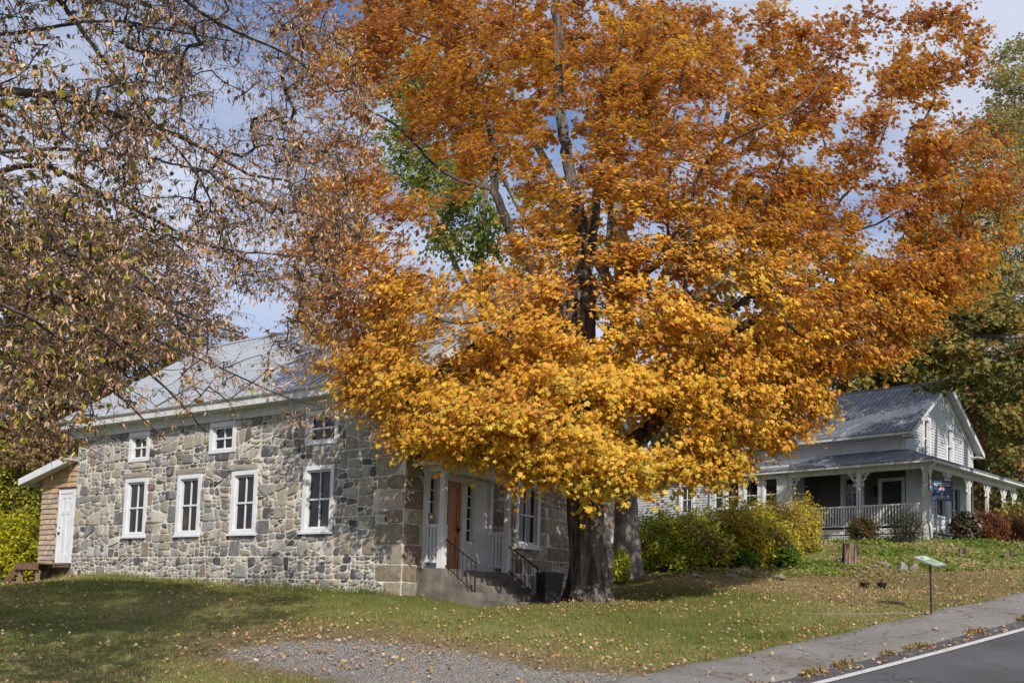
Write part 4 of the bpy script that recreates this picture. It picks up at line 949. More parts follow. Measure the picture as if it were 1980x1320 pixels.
ellA = [ # px, py, rx, ry, depth, rdepth, n
    ((1060, 790, 290, 110, 21.6, 2.4), 230), ((895, 800, 125, 62, 20.6, 1.5), 62), ((1150, 885, 110, 52, 20.8, 1.0), 40), ((1080, 845, 180, 52, 20.8, 1.2), 56),
    ((960, 620, 330, 110, 22.3, 2.6), 210), ((700, 600, 120, 150, 21.6, 1.8), 80), ((740, 730, 95, 55, 20.8, 1.2), 42), ((1180, 640, 190, 120, 21.6, 1.6), 70),
    ((1430, 560, 270, 160, 22.6, 2.8), 230), ((1420, 760, 180, 110, 21.6, 1.8), 110), ((1340, 870, 85, 45, 21.2, .9), 32), ((1610, 640, 170, 80, 22, 1.8), 80), ((1520, 780, 90, 70, 21.6, 1.2), 34),
    ((1130, 420, 210, 110, 22.4, 1.6), 80), ((1100, 250, 330, 210, 25.5, 2.2), 150), ((1380, 240, 270, 250, 23.8, 2.8), 260), ((1640, 240, 190, 230, 24, 2.2), 110), ((1620, 430, 170, 110, 23.6, 2.2), 70), ((1800, 130, 100, 130, 24, 1.4), 44),
    ((1860, 340, 110, 110, 23.4, 1.6), 46), ((1790, 520, 120, 80, 22.8, 1.4), 40), ((800, 120, 150, 170, 24, 1.8), 105), ((850, 300, 100, 60, 23.4, 1.2), 22), ((680, 80, 110, 120, 23.6, 1.2), 34),
    ((1000, 40, 300, 110, 24.5, 2), 90), ((1780, 600, 60, 40, 22, .8), 10), ((640, 430, 70, 90, 21.8, 1), 16),
    ((1230, 915, 45, 25, 20.8, .5), 6), ((1130, 955, 35, 18, 20.8, .5), 3), ((1010, 915, 40, 25, 20.5, .5), 5), ((1430, 860, 95, 55, 21.4, 1.0), 46), ((1330, 900, 70, 30, 21.2, .8), 16), ((680, 260, 95, 160, 23.2, 1.2), 36), ((715, 420, 95, 80, 22.4, 1.2), 40), ((830, 400, 60, 40, 22.4, 1), 9), ((600, 520, 60, 90, 21.6, .8), 12), ((1760, 480, 140, 100, 23, 1.6), 42), ((1700, 590, 120, 60, 22.4, 1.2), 30), ((1900, 420, 70, 80, 23, 1), 16), ((785, 835, 40, 22, 20.2, .5), 6)]
holes = [(760, 255, 40, 70), (840, 330, 60, 50), (905, 430, 60, 50), (970, 400, 35, 85), (1095, 290, 26, 75), (1725, 290, 40, 60), (1700, 440, 55, 40), (1480, 890, 50, 40), (1262, 822, 62, 52), (1135, 580, 42, 90, 23.6), (1325, 520, 26, 90, 23), (1410, 400, 22, 60, 22.6), (1640, 380, 60, 26), (1560, 300, 40, 26), (1250, 450, 40, 30), (1150, 1010, 110, 55), (1240, 590, 30, 60, 23.4), (1580, 520, 60, 30), (1760, 220, 34, 26), (1310, 330, 20, 70, 22.4), (870, 480, 50, 30)]
def screen(p):
    c_ = p @ RM; k = -LENS/c_[:, 2]; return c_[:, 0]*k/36*1980+990, 660-(c_[:, 1]*k-36*SHIFT)/36*1980
def make_clusters(ell, holes=(), frac=1.0):
    out = []
    for spec, n in ell:
        p = sample_ell(spec, int(n*frac)); u, v_ = screen(p); keep = np.ones(len(p), bool)
        for hh in holes:
            inside = ((u-hh[0])/hh[2])**2+((v_-hh[1])/hh[3])**2 < 1
            if len(hh) > 4: inside &= p[:, 1] < hh[4]
            keep &= ~inside
        out.append(p[keep])
    return np.concatenate(out)
MAPLE = [(.46, .19, .065), (.56, .255, .065), (.62, .30, .055), (.69, .365, .045), (.74, .425, .045), (.78, .485, .055), (.68, .52, .085)]
def maple_crown(rt, cl, lps, centre, tag_, r_twig='twig', per=8, nt=10, size=.094, hue=None):
    pos, par, cid, fixed = grow([q for q in lps], cl)
    twigs_mesh('branches', pos, par, cid, fixed, MAT[r_twig], rt)
    a, b_, p, out, d, k = sprays(cl, centre, per, nt, .56, .16, .07, .42)
    seg_tubes('twigs', a, b_, np.full(len(a), .006), np.full(len(a), .003), MAT[r_twig], rt, 3)
    n = len(p); u, v_ = screen(p)
    key = hue(u, v_) + np.repeat(rng.normal(size=len(cl))*.15, nt*per)
    col = palette(n, MAPLE, None, .13, key, .11)
    nr = out*.75 + np.array([0, 0, .65]) + rng.normal(size=(n, 3))*.42
    tp = d*.6 + np.array([0, 0, -.75]) + rng.normal(size=(n, 3))*.35
    leaves('crown', p, nr, tp, size*rng.uniform(.5, 1.3, n), col, 'maple', MAT['leaf'], rt)
hueA = lambda u, v: np.interp(v, [0, 250, 500, 700, 850, 1000], [.30, .38, .52, .64, .74, .80])+.03*np.sin(u/90+v/130)+.03*np.sin(u/41-v/60) - .10*((u < 760) | (u > 1550)) 
clA = make_clusters(ellA, holes, .86)
maple_crown(mapA, clA, [q for q in lp]+[sp_[20:]], tb+(0, 0, 6.0), 'A', hue=hueA)

# second maple, grey trunk behind the stone house corner
tb2 = snap(1212, 1108, 31.5)
mapB = root('maple_tree', tb2, 'orange maple with grey trunk behind the right corner of the stone house', 'tree')
mb = MB(); 
bt = [tb2+(0, 0, -.2), tb2+(0, 0, .4), at(1207, 1000, 31.5), at(1205, 880, 31.5), at(1210, 700, 31.6), at(1200, 500, 31.8), at(1180, 300, 32), at(1170, 100, 32)]
lpB = limb_tubes(mb, [(bt, .52, .2), (A3((1210, 700, 31.6), (1300, 500, 31), (1380, 330, 31), (1420, 150, 31)), .2, .06), (A3((1205, 600, 31.7), (1100, 400, 32), (1000, 200, 32), (960, 60, 32)), .2, .06),
                      (A3((1300, 500, 31), (1460, 420, 30.6), (1560, 330, 30.4)), .1, .04)], 12, .08)
mb.build('trunk', MAT['greybark'], mapB, smooth=True)
clB = make_clusters([((1230, 280, 400, 270, 31.5, 3.2), 330), ((1400, 560, 230, 170, 31, 2), 110), ((960, 150, 180, 150, 32, 2), 80), ((1080, 520, 160, 120, 31, 1.6), 50), ((1250, 720, 120, 100, 30.6, 1.2), 30)], [(930, 420, 90, 90), (1095, 290, 26, 75), (1640, 380, 60, 40), (1560, 300, 50, 34), (1250, 450, 40, 30)], .66)
maple_crown(mapB, clB, lpB, tb2+(0, 0, 9), 'B', 'twig', per=5, nt=7, size=.20, hue=lambda u, v: np.interp(v, [0, 500, 800], [.35, .45, .5]))

# ------------------------------------------------------------------ foreground linden with dry bracts (trunk left of the frame)
tbl = np.array([-9.2, 9.6, 0]); tbl[2] = tz(tbl[0], tbl[1])
lin = root('linden_tree', tbl, 'nearly bare linden with long drooping limbs and dry brown bracts at left', 'tree')
mb = MB(); F1 = tbl+(0, 0, 2.6); F2 = tbl+(.1, .2, 4.2); F3 = tbl+(.0, .1, 6.0)
limbsL = [([tbl+(0, 0, -.3), tbl+(0, 0, .6), F1, F2, F3, tbl+(.2, .3, 8.5)], .42, .22),
    ([F2]+A3((-260, 420, 9.6), (0, 458, 10), (100, 480, 10.3), (200, 512, 10.6), (290, 566, 11), (370, 612, 11.6), (470, 645, 12.4)), .15, .02),
    ([F3]+A3((-260, 210, 9.8), (0, 180, 10.3), (120, 186, 10.6), (210, 216, 11), (300, 245, 11.4), (390, 285, 11.8), (480, 335, 12.4), (560, 350, 13)), .14, .025),
    ([F2]+A3((-200, 330, 10.2), (60, 290, 10.6), (160, 292, 10.8), (270, 302, 11), (360, 322, 11.4), (450, 338, 12)), .07, .015),
    ([F2]+A3((-200, 400, 10.8), (60, 320, 11.2), (180, 368, 11.6), (250, 400, 11.8), (320, 436, 12), (400, 474, 12.4), (480, 488, 12.8), (600, 497, 13.6)), .09, .018),
    ([tbl+(.2, .3, 8.4)]+A3((-120, -160, 10.6), (90, -20, 11), (160, 62, 11.2), (215, 135, 11.4), (260, 195, 11.6), (330, 275, 12), (385, 345, 12.4), (440, 455, 13), (480, 560, 13.6)), .09, .014),
    ([F1+(0, 0, .8)]+A3((-250, 500, 8.8), (0, 530, 9.2), (100, 562, 9.6), (180, 628, 10), (262, 694, 10.4), (335, 765, 11), (400, 835, 11.6)), .10, .014),
    ([F1+(0, 0, .4)]+A3((-250, 560, 8.2), (0, 590, 8.6), (120, 660, 9.2), (225, 760, 9.8), (320, 850, 10.4)), .07, .012),
    ([tbl+(.2, .3, 8.4)]+A3((0, -200, 11.5), (250, -80, 12.4), (400, 32, 12.8), (480, 72, 13), (570, 115, 13.4), (650, 178, 14)), .08, .018),
    ([F3]+A3((-260, 100, 10.4), (60, 60, 11), (200, 40, 11.6), (330, 60, 12.2), (450, 80, 13)), .07, .016),
    ([F1+(0, 0, .6)]+A3((-150, 600, 11), (100, 620, 11.8), (250, 640, 12.6), (400, 700, 13.4), (560, 770, 14.4), (640, 790, 15)), .06, .012),
    ([F3]+A3((-300, -300, 9), (0, -480, 9), (300, -560, 9.2), (600, -560, 9.6)), .22, .06),
    ([F2]+A3((-300, 300, 8.6), (-60, 330, 8.6), (40, 380, 8.6), (110, 470, 8.8), (150, 560, 9)), .05, .012),
]
limbsL = [limbsL[0]] + [(p_, a_*.42, b_*.55) for p_, a_, b_ in limbsL[1:]]
lpL = limb_tubes(mb, limbsL, 8, .08)
for sp2 in lpL: pass
mb.build('trunk', MAT['limbbark'], lin, smooth=True)
ellL = [((120, 120, 300, 210, 11.2, 2.2), 330), ((60, 330, 260, 180, 10.6, 2), 270), ((60, 560, 240, 190, 10.2, 1.8), 270), ((80, 740, 170, 120, 10, 1.6), 100), ((380, 330, 240, 180, 12.6, 1.6), 260), ((520, 400, 190, 170, 13.2, 1.4), 190),
        ((420, 90, 260, 130, 13, 1.4), 210), ((610, 190, 120, 210, 14, 1), 150), ((650, 360, 90, 150, 14.4, .9), 75), ((330, 560, 200, 130, 12, 1.6), 95), ((480, 640, 170, 130, 13.4, 1.4), 55), ((300, 740, 190, 110, 11.6, 1.4), 30), ((610, 600, 110, 110, 14.4, .9), 95), ((600, 800, 80, 40, 14.6, .8), 14), ((-150, 300, 250, 500, 9.5, 2), 120), ((-420, 300, 260, 380, 9.3, 1.8), 170), ((-90, -470, 640, 210, 10.2, 2.2), 800)]  # last group: crown above the view, added to shade the left lawn
holesL = [(560, 480, 40, 30), (430, 210, 60, 30), (520, 590, 45, 40)]
clL = make_clusters(ellL, holesL, .8)
pos, par, cid, fixed = grow(lpL, clL, .09, .02)
twigs_mesh('branches', pos, par, cid, fixed, MAT['twig'], lin, r0=.0042, pw=.36, rmax=.028)
a, b_, p, out, d, k = sprays(clL, tbl+(2, 2, 6), 5, 4, .34, .10, .022, .5)
seg_tubes('twigs', a, b_, np.full(len(a), .0035), np.full(len(a), .0018), MAT['twig'], lin, 3)
n = len(p); tp = np.array([0, 0, -1.]) + rng.normal(size=(n, 3))*.38; nr = rng.normal(size=(n, 3)) + np.array([-.2, -.5, .1])
u, v_ = screen(p)
DRY = [(.27, .155, .085), (.38, .22, .12), (.48, .29, .16), (.56, .36, .21), (.44, .24, .11), (.62, .43, .28)]
leaves('bracts', p, nr, tp, rng.uniform(.04, .085, n), palette(n, DRY, None, .15), 'strip', MAT['dryleaf'], lin)
top = np.nonzero(v_ < -170)[0]; q = np.repeat(p[top], 3, 0) + rng.normal(size=(len(top)*3, 3))*.14; nq = len(q)
q = q[screen(q)[1] < -110]; nq = len(q)
leaves('upper_shade_leaves', q, rng.normal(size=(nq, 3))+np.array([.1, -.4, .8]), np.array([0, 0, -1.])+rng.normal(size=(nq, 3))*.6, rng.uniform(.07, .13, nq), palette(nq, DRY+[(.25, .25, .04)]), 'curl', MAT['dryleaf'], lin)  # extra unseen leaves, thickened to cast shade on the left lawn
# a few yellow-green heart-shaped leaves that still hang, mostly at the left
sel = rng.random(n) < np.clip(.12-.00030*u, .008, .12)*(1+.8*(v_ > 380)); q = p[sel]; nq = len(q)
leaves('green_leaves', q, rng.normal(size=(nq, 3))+np.array([-.2, -.9, .3]), np.array([0, 0, -1.])+rng.normal(size=(nq, 3))*.3, rng.uniform(.05, .085, nq), palette(nq, [(.14, .15, .02), (.25, .25, .03), (.40, .36, .04), (.22, .16, .04), (.10, .10, .02)]), 'round', MAT['leaf'], lin)
sel = rng.random(n) < .07; q = p[sel]; nq = len(q)
leaves('curled_leaves', q, rng.normal(size=(nq, 3)), np.array([0, 0, -1.])+rng.normal(size=(nq, 3))*.4, rng.uniform(.05, .09, nq), palette(nq, DRY), 'curl', MAT['dryleaf'], lin)

# ------------------------------------------------------------------ other trees
def tree(name, label, base, top_y, r, ell, cols, size, per, nt, kind='oval', bark='greybark', w=None, tl=.6, extra=(), group=None, off=.1, droop=.1, key=False, trunk_to=None, jit=.15, cat='tree', twig=True):
    u, v, y = base; b0 = snap(u, v, y); rt = root(name, b0, label, cat, group)
    mb = MB(); top = at(trunk_to[0] if trunk_to else u, top_y, y); mids = [b0+(0, 0, -.3), b0+(top-b0)*.3+rng.normal(size=3)*.15*np.array([1, 1, 0]), b0+(top-b0)*.65+rng.normal(size=3)*.25*np.array([1, 1, 0]), top]
    lb = [(mids, r, r*.25)]
    for spec, n in ell:
        c_ = at(spec[0], spec[1], spec[4]); t = rng.uniform(.35, .8); s_ = b0+(top-b0)*t; lb.append(([s_, (s_+c_)/2+np.array([0, 0, -.2]), c_], r*.45, r*.12))
    for e_ in extra: lb.append(e_)
    lps = limb_tubes(mb, lb, 8, .08); mb.build('trunk', MAT[bark], rt, smooth=True)
    cl = make_clusters(ell); pos, par, cid, fixed = grow(lps, cl)
    if twig: twigs_mesh('branches', pos, par, cid, fixed, MAT['twig'], rt, r0=.009, rmax=.1, n=4)
    cen = at(np.mean([s[0][0] for s in ell]), np.mean([s[0][1] for s in ell])+60, y)
    a, b_, p, out, d, k = sprays(cl, cen, per, nt, tl, droop, off); n = len(p)
    kk = np.repeat(rng.random(len(cl)), nt*per) if key else None
    nr = out*.6+np.array([0, 0, .6])+rng.normal(size=(n, 3))*.6; tp = d*.6+np.array([0, 0, -.5])+rng.normal(size=(n, 3))*.5
    leaves('crown', p, nr, tp, size*rng.uniform(.6, 1.3, n), palette(n, cols, w, jit, kk, .2), kind, MAT['leaf'], rt)
    return rt
OLIVE = [(.10, .12, .03), (.15, .165, .04), (.21, .205, .055), (.34, .28, .08), (.38, .24, .07)]
PALE = [(.27, .26, .11), (.37, .34, .13), (.20, .22, .07), (.48, .37, .10), (.36, .25, .09)]
ASH = [(.17, .22, .035), (.27, .31, .06), (.12, .17, .03), (.38, .38, .09)]
BROWNT = [(.22, .135, .075), (.30, .19, .11), (.16, .10, .06), (.36, .22, .12)]
YEL = [(.30, .30, .02), (.45, .40, .03), (.22, .25, .02), (.52, .44, .04), (.14, .18, .02)]
tree('ash_tree', 'tall green ash showing between the orange boughs above the stone roof', (915, 1080, 40), -40, .35, [((790, 290, 60, 75, 39, 1.5), 36), ((900, 430, 75, 70, 39.5, 1.5), 46), ((880, 220, 130, 160, 41, 2), 70), ((800, 70, 110, 130, 41, 2), 60), ((1060, 500, 170, 150, 41, 2), 60), ((860, 350, 60, 50, 39, 1), 24)], ASH, .20, 8, 8, 'oval', tl=.8, key=True, droop=.45)
tree('brown_tree', 'brown leaved tree with a dark trunk behind the shingled lean-to', (118, 1090, 37), 560, .55, [((110, 660, 150, 130, 36.5, 2.2), 170), ((40, 800, 130, 90, 36, 2), 100), ((230, 690, 100, 110, 37, 1.5), 90), ((100, 500, 170, 120, 37.5, 2), 110), ((170, 790, 60, 50, 36, 1), 30), ((60, 880, 90, 50, 35, 1.2), 24)], BROWNT+[(.3, .24, .06)], .17, 7, 8, 'curl', 'bark', tl=.8)
tree('bare_tree', 'thin bare greyish tree rising behind the stone roof at left', (320, 1060, 46), 430, .25, [((310, 610, 120, 140, 46, 2), 200), ((400, 690, 110, 70, 46, 2), 90), ((240, 560, 100, 130, 46, 2), 130)], BROWNT, .15, 4, 9, 'curl', tl=.9)
tree('yellow_tree', 'yellowing thicket tree with leaning stems left of the lean-to', (20, 1085, 35), 880, .12, [((30, 950, 90, 70, 35, 1.5), 60), ((90, 900, 70, 60, 35.5, 1.2), 26), ((-60, 900, 90, 120, 35, 2), 30)], YEL+OLIVE[:2], .14, 8, 8, 'oval', tl=.6, key=True)
tree('pale_tree', 'tall pale green tree at the right edge above the clapboard house', (2010, 1060, 40), 60, .3, [((1960, 180, 50, 110, 40, 1.5), 80), ((1930, 330, 95, 120, 39.5, 2), 170), ((1900, 480, 120, 90, 39, 2), 170), ((1950, 570, 100, 80, 39, 1.5), 100), ((1840, 430, 80, 70, 39.5, 1.2), 50), ((1800, 560, 90, 60, 39, 1.2), 44)], PALE, .17, 8, 7, 'oval', tl=.6, key=True)
tree('oak_tree', 'dark green tree overhanging the right end of the clapboard roof', (2090, 1075, 35), 420, .35, [((1920, 670, 110, 80, 35, 2), 90), ((1970, 750, 70, 80, 35, 1.5), 46), ((1800, 640, 90, 50, 35.5, 1.5), 34), ((1820, 735, 50, 20, 35.5, .8), 7), ((1900, 610, 100, 40, 35.5, 1.5), 40), ((1955, 850, 40, 40, 35.5, 1), 8)], OLIVE, .14, 8, 7, 'round', tl=.6, key=True,
     extra=((A3((2060, 640, 35), (1990, 700, 35), (1945, 740, 35), (1905, 700, 35)), .12, .04), (A3((2080, 760, 35), (1990, 740, 34.8), (1900, 720, 34.6), (1800, 740, 34.6)), .08, .02)))
# conifers behind the house
def conifer(label, u, v, y, h, r, cols, group, seed):
    b0 = snap(u, v, y); rt = root('cedar_tree', b0, label, 'tree', group); mb = MB(); mb.tube([b0+(0, 0, -.3), b0+(0, 0, h*.95)], [.22, .03], 7); mb.build('trunk', MAT['bark'], rt)
    n = 5200; t = rng.random(n)**.8; az = rng.random(n)*2*math.pi; prof = (1-t)**.75; lobes = .72+.28*np.sin(az*5+t*23+seed)*np.sin(t*31+seed); rad = r*prof*lobes*rng.uniform(.55, 1, n)**.5
    p = b0+np.stack([rad*np.cos(az), rad*np.sin(az), .3+t*h], -1); o = np.stack([np.cos(az), np.sin(az), np.full(n, .3)], -1)
    kk = np.clip(.5+.4*np.sin(az*3+t*14+seed), 0, 1)
    leaves('crown', p, o+rng.normal(size=(n, 3))*.6, o*.5+np.array([0, 0, -.4])+rng.normal(size=(n, 3))*.5, rng.uniform(.18, .42, n), palette(n, cols, None, .2, kk, .25), 'oval', MAT['leaf'], rt)
CED = [(.05, .075, .022), (.09, .11, .03), (.15, .145, .04), (.27, .18, .05), (.34, .17, .05)]
for i, (u, y, h, r, lb) in enumerate([(1900, 56, 10.5, 2.6, 'olive cedar just right of the clapboard gable'), (1975, 52, 10.5, 2.8, 'olive and rust cedar at the right edge of the photo'), (1840, 62, 13, 3, 'dark cedar rising behind the clapboard gable peak'),
        (1700, 64, 15, 3.2, 'dark conifer behind the middle of the clapboard roof'), (1600, 66, 16.5, 3.4, 'dark conifer behind the left part of the clapboard roof'), (1770, 68, 15, 3, 'slim dark conifer between two others behind the clapboard roof'), (1500, 66, 14, 3.2, 'dark conifer behind the clapboard wing, mostly hidden by orange leaves'), (1400, 64, 12, 3, 'low conifer behind the small dormer')]):
    conifer(lb, u, 1080, y, h, r, CED[:3] if 1590 < u < 1860 else CED, 'conifers behind the clapboard house', i*1.7)
for u, v, y, w_, h_, lb, cs in [(1660, 640, 56, 130, 100, 'olive tree rising behind the clapboard ridge, left of the oak', OLIVE), (1560, 560, 60, 120, 110, 'olive and amber tree far behind the clapboard house, behind the maple', OLIVE[:4]+[(.3, .16, .04)]), (1780, 610, 58, 110, 110, 'dull green tree far behind the clapboard gable', OLIVE),
                            (1420, 640, 60, 120, 130, 'dark green tree far behind the clapboard wing', OLIVE)]:
    tree('background_tree', lb, (u, 1080, y), v-60, .3, [((u, v, w_, h_, y, 2.5), 90), ((u+rng.uniform(-40, 40), v+110, w_, 70, y, 2), 50)], cs, .26, 7, 7, 'round', tl=1.0, key=True, group='trees far behind the clapboard house', twig=False)
# far woods, one mass
n = 26000; u = rng.uniform(-500, 2500, n); y = rng.uniform(75, 100, n); top = 860-70*np.sin(u/260)-40*np.sin(u/97+1)-130*(u > 1250)
v = top + (1120-top)*rng.random(n)**1.2
p = at(u, v, y); o = np.tile(np.array([0, -1, .4]), (n, 1))+rng.normal(size=(n, 3))*.6
link = leaves('far_woods', p, o, rng.normal(size=(n, 3)), rng.uniform(.5, 1.2, n), palette(n, [(.08, .08, .03), (.14, .11, .04), (.2, .13, .05), (.05, .07, .02), (.24, .17, .05)]), 'round', MAT['leaf'])
tag(link, 'wooded rise of mixed autumn trees far behind both houses', 'woods', kind='stuff')

# ------------------------------------------------------------------ shrubs
def shrub(name, label, u, v, y, w, h, cols, size=.07, n=3200, kind='oval', group=None, stems=16, ws=None, up=.5, dep=None, bare=.12):
    n = int(n*1.5); b0 = snap(u, v, y); rt = root(name, b0, label, 'shrub', group); mb = MB(); dep = dep or w*.8
    tips = []
    for k in range(stems):
        a_ = rng.random()*2*math.pi; r = rng.random()**.5; e_ = b0+np.array([w/2*r*math.cos(a_), dep/2*r*math.sin(a_), h*(1-.35*r*r)*rng.uniform(.75, 1)]); s_ = b0+np.array([w*.2*r*math.cos(a_), dep*.15*r*math.sin(a_), -.1])
        sp3 = spline([s_, (s_+e_)/2+np.array([0, 0, .1*h]), e_], 5); mb.tube(sp3, np.linspace(.018, .006, len(sp3)), 4, cap=False); tips.append(sp3)
    mb.build('stems', MAT['twig'], rt)
    az = rng.random(n)*2*math.pi; el = np.arcsin(rng.uniform(-.75, 1, n)); rr_ = rng.uniform(.55, 1, n)**.6*(.78+.16*np.sin(az*4+el*5+u)+.14*np.sin(az*7-el*9+v)+.12*rng.normal(size=n)); rr_ = np.where(rng.random(n) < .10, rr_*rng.uniform(1.05, 1.4, n), rr_)
    o = np.stack([np.cos(az)*np.cos(el), np.sin(az)*np.cos(el), np.sin(el)], -1)
    p = b0+o*np.array([w/2, dep/2, h*.62])*rr_[:, None]+np.array([0, 0, h*.42]); p[:, 2] = np.maximum(p[:, 2], tz(p[:, 0], p[:, 1])+bare*h*rng.random(n))
    key = np.clip(.5+.45*np.sin(az*3+el*4+u), 0, 1)
    leaves('foliage', p, o*.6+np.array([0, 0, .5])+rng.normal(size=(n, 3))*.6, o*.3+np.array([0, 0, up])+rng.normal(size=(n, 3))*.7, 1.35*size*rng.uniform(.6, 1.4, n), palette(n, cols, ws, .15, key, .3), kind, MAT['leaf'], rt)
    return rt
HEDGE = [(.24, .30, .035), (.36, .39, .04), (.50, .47, .045), (.42, .31, .07), (.60, .46, .05)]
hd = 'overgrown yellow-green shrubs of the hedge'
shrub('hedge_shrub', 'bright green hedge shrub right beside the grey maple trunk', 1278, 1100, 32.6, 2.6, 2.0, HEDGE[:3], .075, 7200, group=hd)
shrub('hedge_shrub', 'green and tan hedge shrub, second from the grey maple trunk', 1350, 1100, 32.8, 2.5, 2.0, HEDGE[:4]+[(.25, .2, .08)], .07, 7200, group=hd)
shrub('hedge_shrub', 'middle hedge shrub with upright yellow shoots under the sunroom windows', 1425, 1098, 33.2, 2.5, 2.2, HEDGE, .08, 7200, group=hd)
shrub('hedge_shrub', 'thin yellow-brown hedge shrub below the end of the sunroom', 1497, 1094, 34.2, 2.5, 2.1, HEDGE[2:]+[(.3, .2, .08)], .07, 6600, group=hd)
shrub('hedge_shrub', 'low golden hedge shrub covering the left end of the balustrade', 1552, 1085, 35.2, 1.5, 1.9, HEDGE[2:], .07, 3200, group=hd)
shrub('wild_shrub', 'small yellow-green bush at the foot of the grey maple trunk', 1195, 1106, 30.6, .8, 1.0, HEDGE[:3], .07, 1500)
for i, (u, v, h) in enumerate([(1520, 1102, .7), (1440, 1112, .6)]):
    shrub('nettle_clump', ['bright green leafy weed at the bank below the golden shrub', 'leafy green weed at the foot of the middle hedge shrub'][i], u, v, 32.5, .9, h, [(.09, .16, .02), (.13, .22, .03)], .10, 700, stems=8)
RUST = [(.10, .055, .025), (.15, .08, .03), (.07, .06, .02), (.20, .14, .03)]
shrub('russet_shrub', 'rusty round shrub against the porch lattice', 1668, 1046, 37.3, 1.35, 1.0, RUST+[(.06, .08, .02)], .055, 2600)
shrub('dark_shrub', 'dark green twiggy shrub beside the porch corner post', 1752, 1047, 36.6, 1.5, 1.25, [(.03, .04, .015), (.05, .06, .02), (.09, .08, .03)], .05, 3000, 'strip', stems=40)
shrub('hydrangea', 'dark hydrangea with faded flower heads beyond the porch corner', 1868, 1046, 37.6, 1.1, 1.05, [(.05, .06, .02), (.09, .07, .03), (.06, .05, .025), (.36, .28, .24)], .08, 1700, 'round')
shrub('spirea_shrub', 'copper red wispy shrub under the side porch', 1915, 1046, 38.0, 1.5, 1.15, [(.22, .08, .035), (.28, .12, .05), (.16, .06, .03)], .09, 3000, 'strip', stems=60, up=2)
shrub('spirea_shrub', 'pale copper wispy shrub at the right edge under the porch', 1975, 1047, 38.6, 1.9, 1.15, [(.27, .14, .06), (.3, .18, .08), (.18, .09, .04)], .09, 3200, 'strip', stems=60, up=2)
shrub('flowering_hydrangea', 'yellow hydrangea with cream flower heads at the end of the porch', 1962, 1035, 41, 1.9, 1.75, [(.30, .28, .04), (.2, .22, .03), (.45, .33, .22), (.4, .36, .06)], .10, 2200, 'round')
shrub('yellow_bush', 'vivid yellow-green bush left of the wooden landing', 35, 1100, 32.5, 2.2, 2.2, [(.42, .40, .02), (.58, .50, .025), (.28, .30, .02)], .085, 5200)
shrub('yellow_bush', 'loose yellow bush at the left edge of the photo', -40, 1098, 34.5, 2.6, 3.4, YEL, .09, 4200)

# ------------------------------------------------------------------ bank: ivy, stumps, rocks, pots, marker
def scatter(n, x0, x1, y0, y1): return rng.uniform(x0, x1, n), rng.uniform(y0, y1, n)
ivp = [ground(*q) for q in [(1225, 1108), (1330, 1112), (1600, 1118), (1800, 1108), (1990, 1100)]] + [snap(2000, 1050, 37), snap(1800, 1050, 37), snap(1590, 1050, 38.5), snap(1400, 1060, 37), snap(1230, 1080, 35)]
x, y = scatter(60000, 2, 22, 27, 41); k_ = inpoly(x, y, ivp); x, y = x[k_], y[k_]; k_ = (np.sin(x*2.1+y)+np.sin(y*2.7-x*1.3)+rng.normal(size=len(x))*.9) > -.5; x, y = x[k_][:26000], y[k_][:26000]; n = len(x)
mound = .10+.09*np.sin(x*3.1)*np.sin(y*2.3)
p = np.stack([x, y, tz(x, y)+rng.uniform(0, 1, n)*mound+.02], -1)
kk = np.clip(.5+.25*np.sin(x*1.7+2)+.25*np.sin(y*1.9+x*.7), 0, 1)
o = leaves('bank_ground_cover', p, rng.normal(size=(n, 3))*.5+np.array([-.2, -.5, 1]), rng.normal(size=(n, 3)), rng.uniform(.05, .11, n), palette(n, [(.10, .16, .02), (.17, .25, .03), (.24, .28, .04), (.28, .21, .10), (.40, .30, .19)], [.25, .3, .2, .13, .12], .15, kk, .3), 'round', MAT['leaf'])
tag(o, 'green ground cover and dead leaves on the bank below the porch', 'ground cover', kind='stuff')
def stump(label, u, v, y, r, h, lean=0):
    b0 = snap(u, v, y); mb = MB(); n = 16; an = np.arange(n)/n*2*math.pi; prof = [(-.1, 1.25), (.05, 1.12), (.3, 1.0), (.7, .93), (1, .9)]; V = []
    jr = 1+.1*rng.normal(size=n)
    for t, s_ in prof:
        for j in range(n): V.append(b0+np.array([r*s_*jr[j]*math.cos(an[j])+lean*t, r*s_*jr[j]*math.sin(an[j]), h*t+(rng.normal()*.05*h if t == 1 else 0)]))
    f = [(i*n+j, i*n+(j+1) % n, (i+1)*n+(j+1) % n, (i+1)*n+j) for i in range(4) for j in range(n)]+[list(range(4*n, 5*n))]
    mb.add(V, f); o = mb.build('tree_stump', MAT['stump'], smooth=False, org=b0); tag(o, label, 'stump', 'old stumps on the bank')
stump('tall pale split stump on the bank left of the black pots\' rocks', 1645, 1104, 32, .25, .66); stump('small grey stump right of the marker panel', 1857, 1080, 33.4, .13, .34, .05); stump('dark low stump near the right edge of the bank', 1950, 1082, 33.4, .11, .24)
def rock(label, u, v, y, w, h, grp='rocks on the bank'):
    b0 = snap(u, v, y); d = nrmz(rng.normal(size=(20, 3))); import bmesh
    bm = bmesh.new(); bmesh.ops.create_icosphere(bm, subdivisions=2, radius=1)
    dr = nrmz(rng.normal(size=(5, 3)))
    for vv in bm.verts:
        c_ = np.array(vv.co); 
        for q in dr:
            t = c_ @ q
            if t > .62: c_ = c_ - q*(t-.62)
        vv.co = Vector((c_[0]*w/2, c_[1]*w/2.4, c_[2]*h*.75+h*.25))
    me = bpy.data.meshes.new('rock'); bm.to_mesh(me); bm.free(); me.materials.append(MAT['rock']); o = bpy.data.objects.new('rock', me); COL.objects.link(o); o.location = tuple(b0); tag(o, label, 'rock', grp)
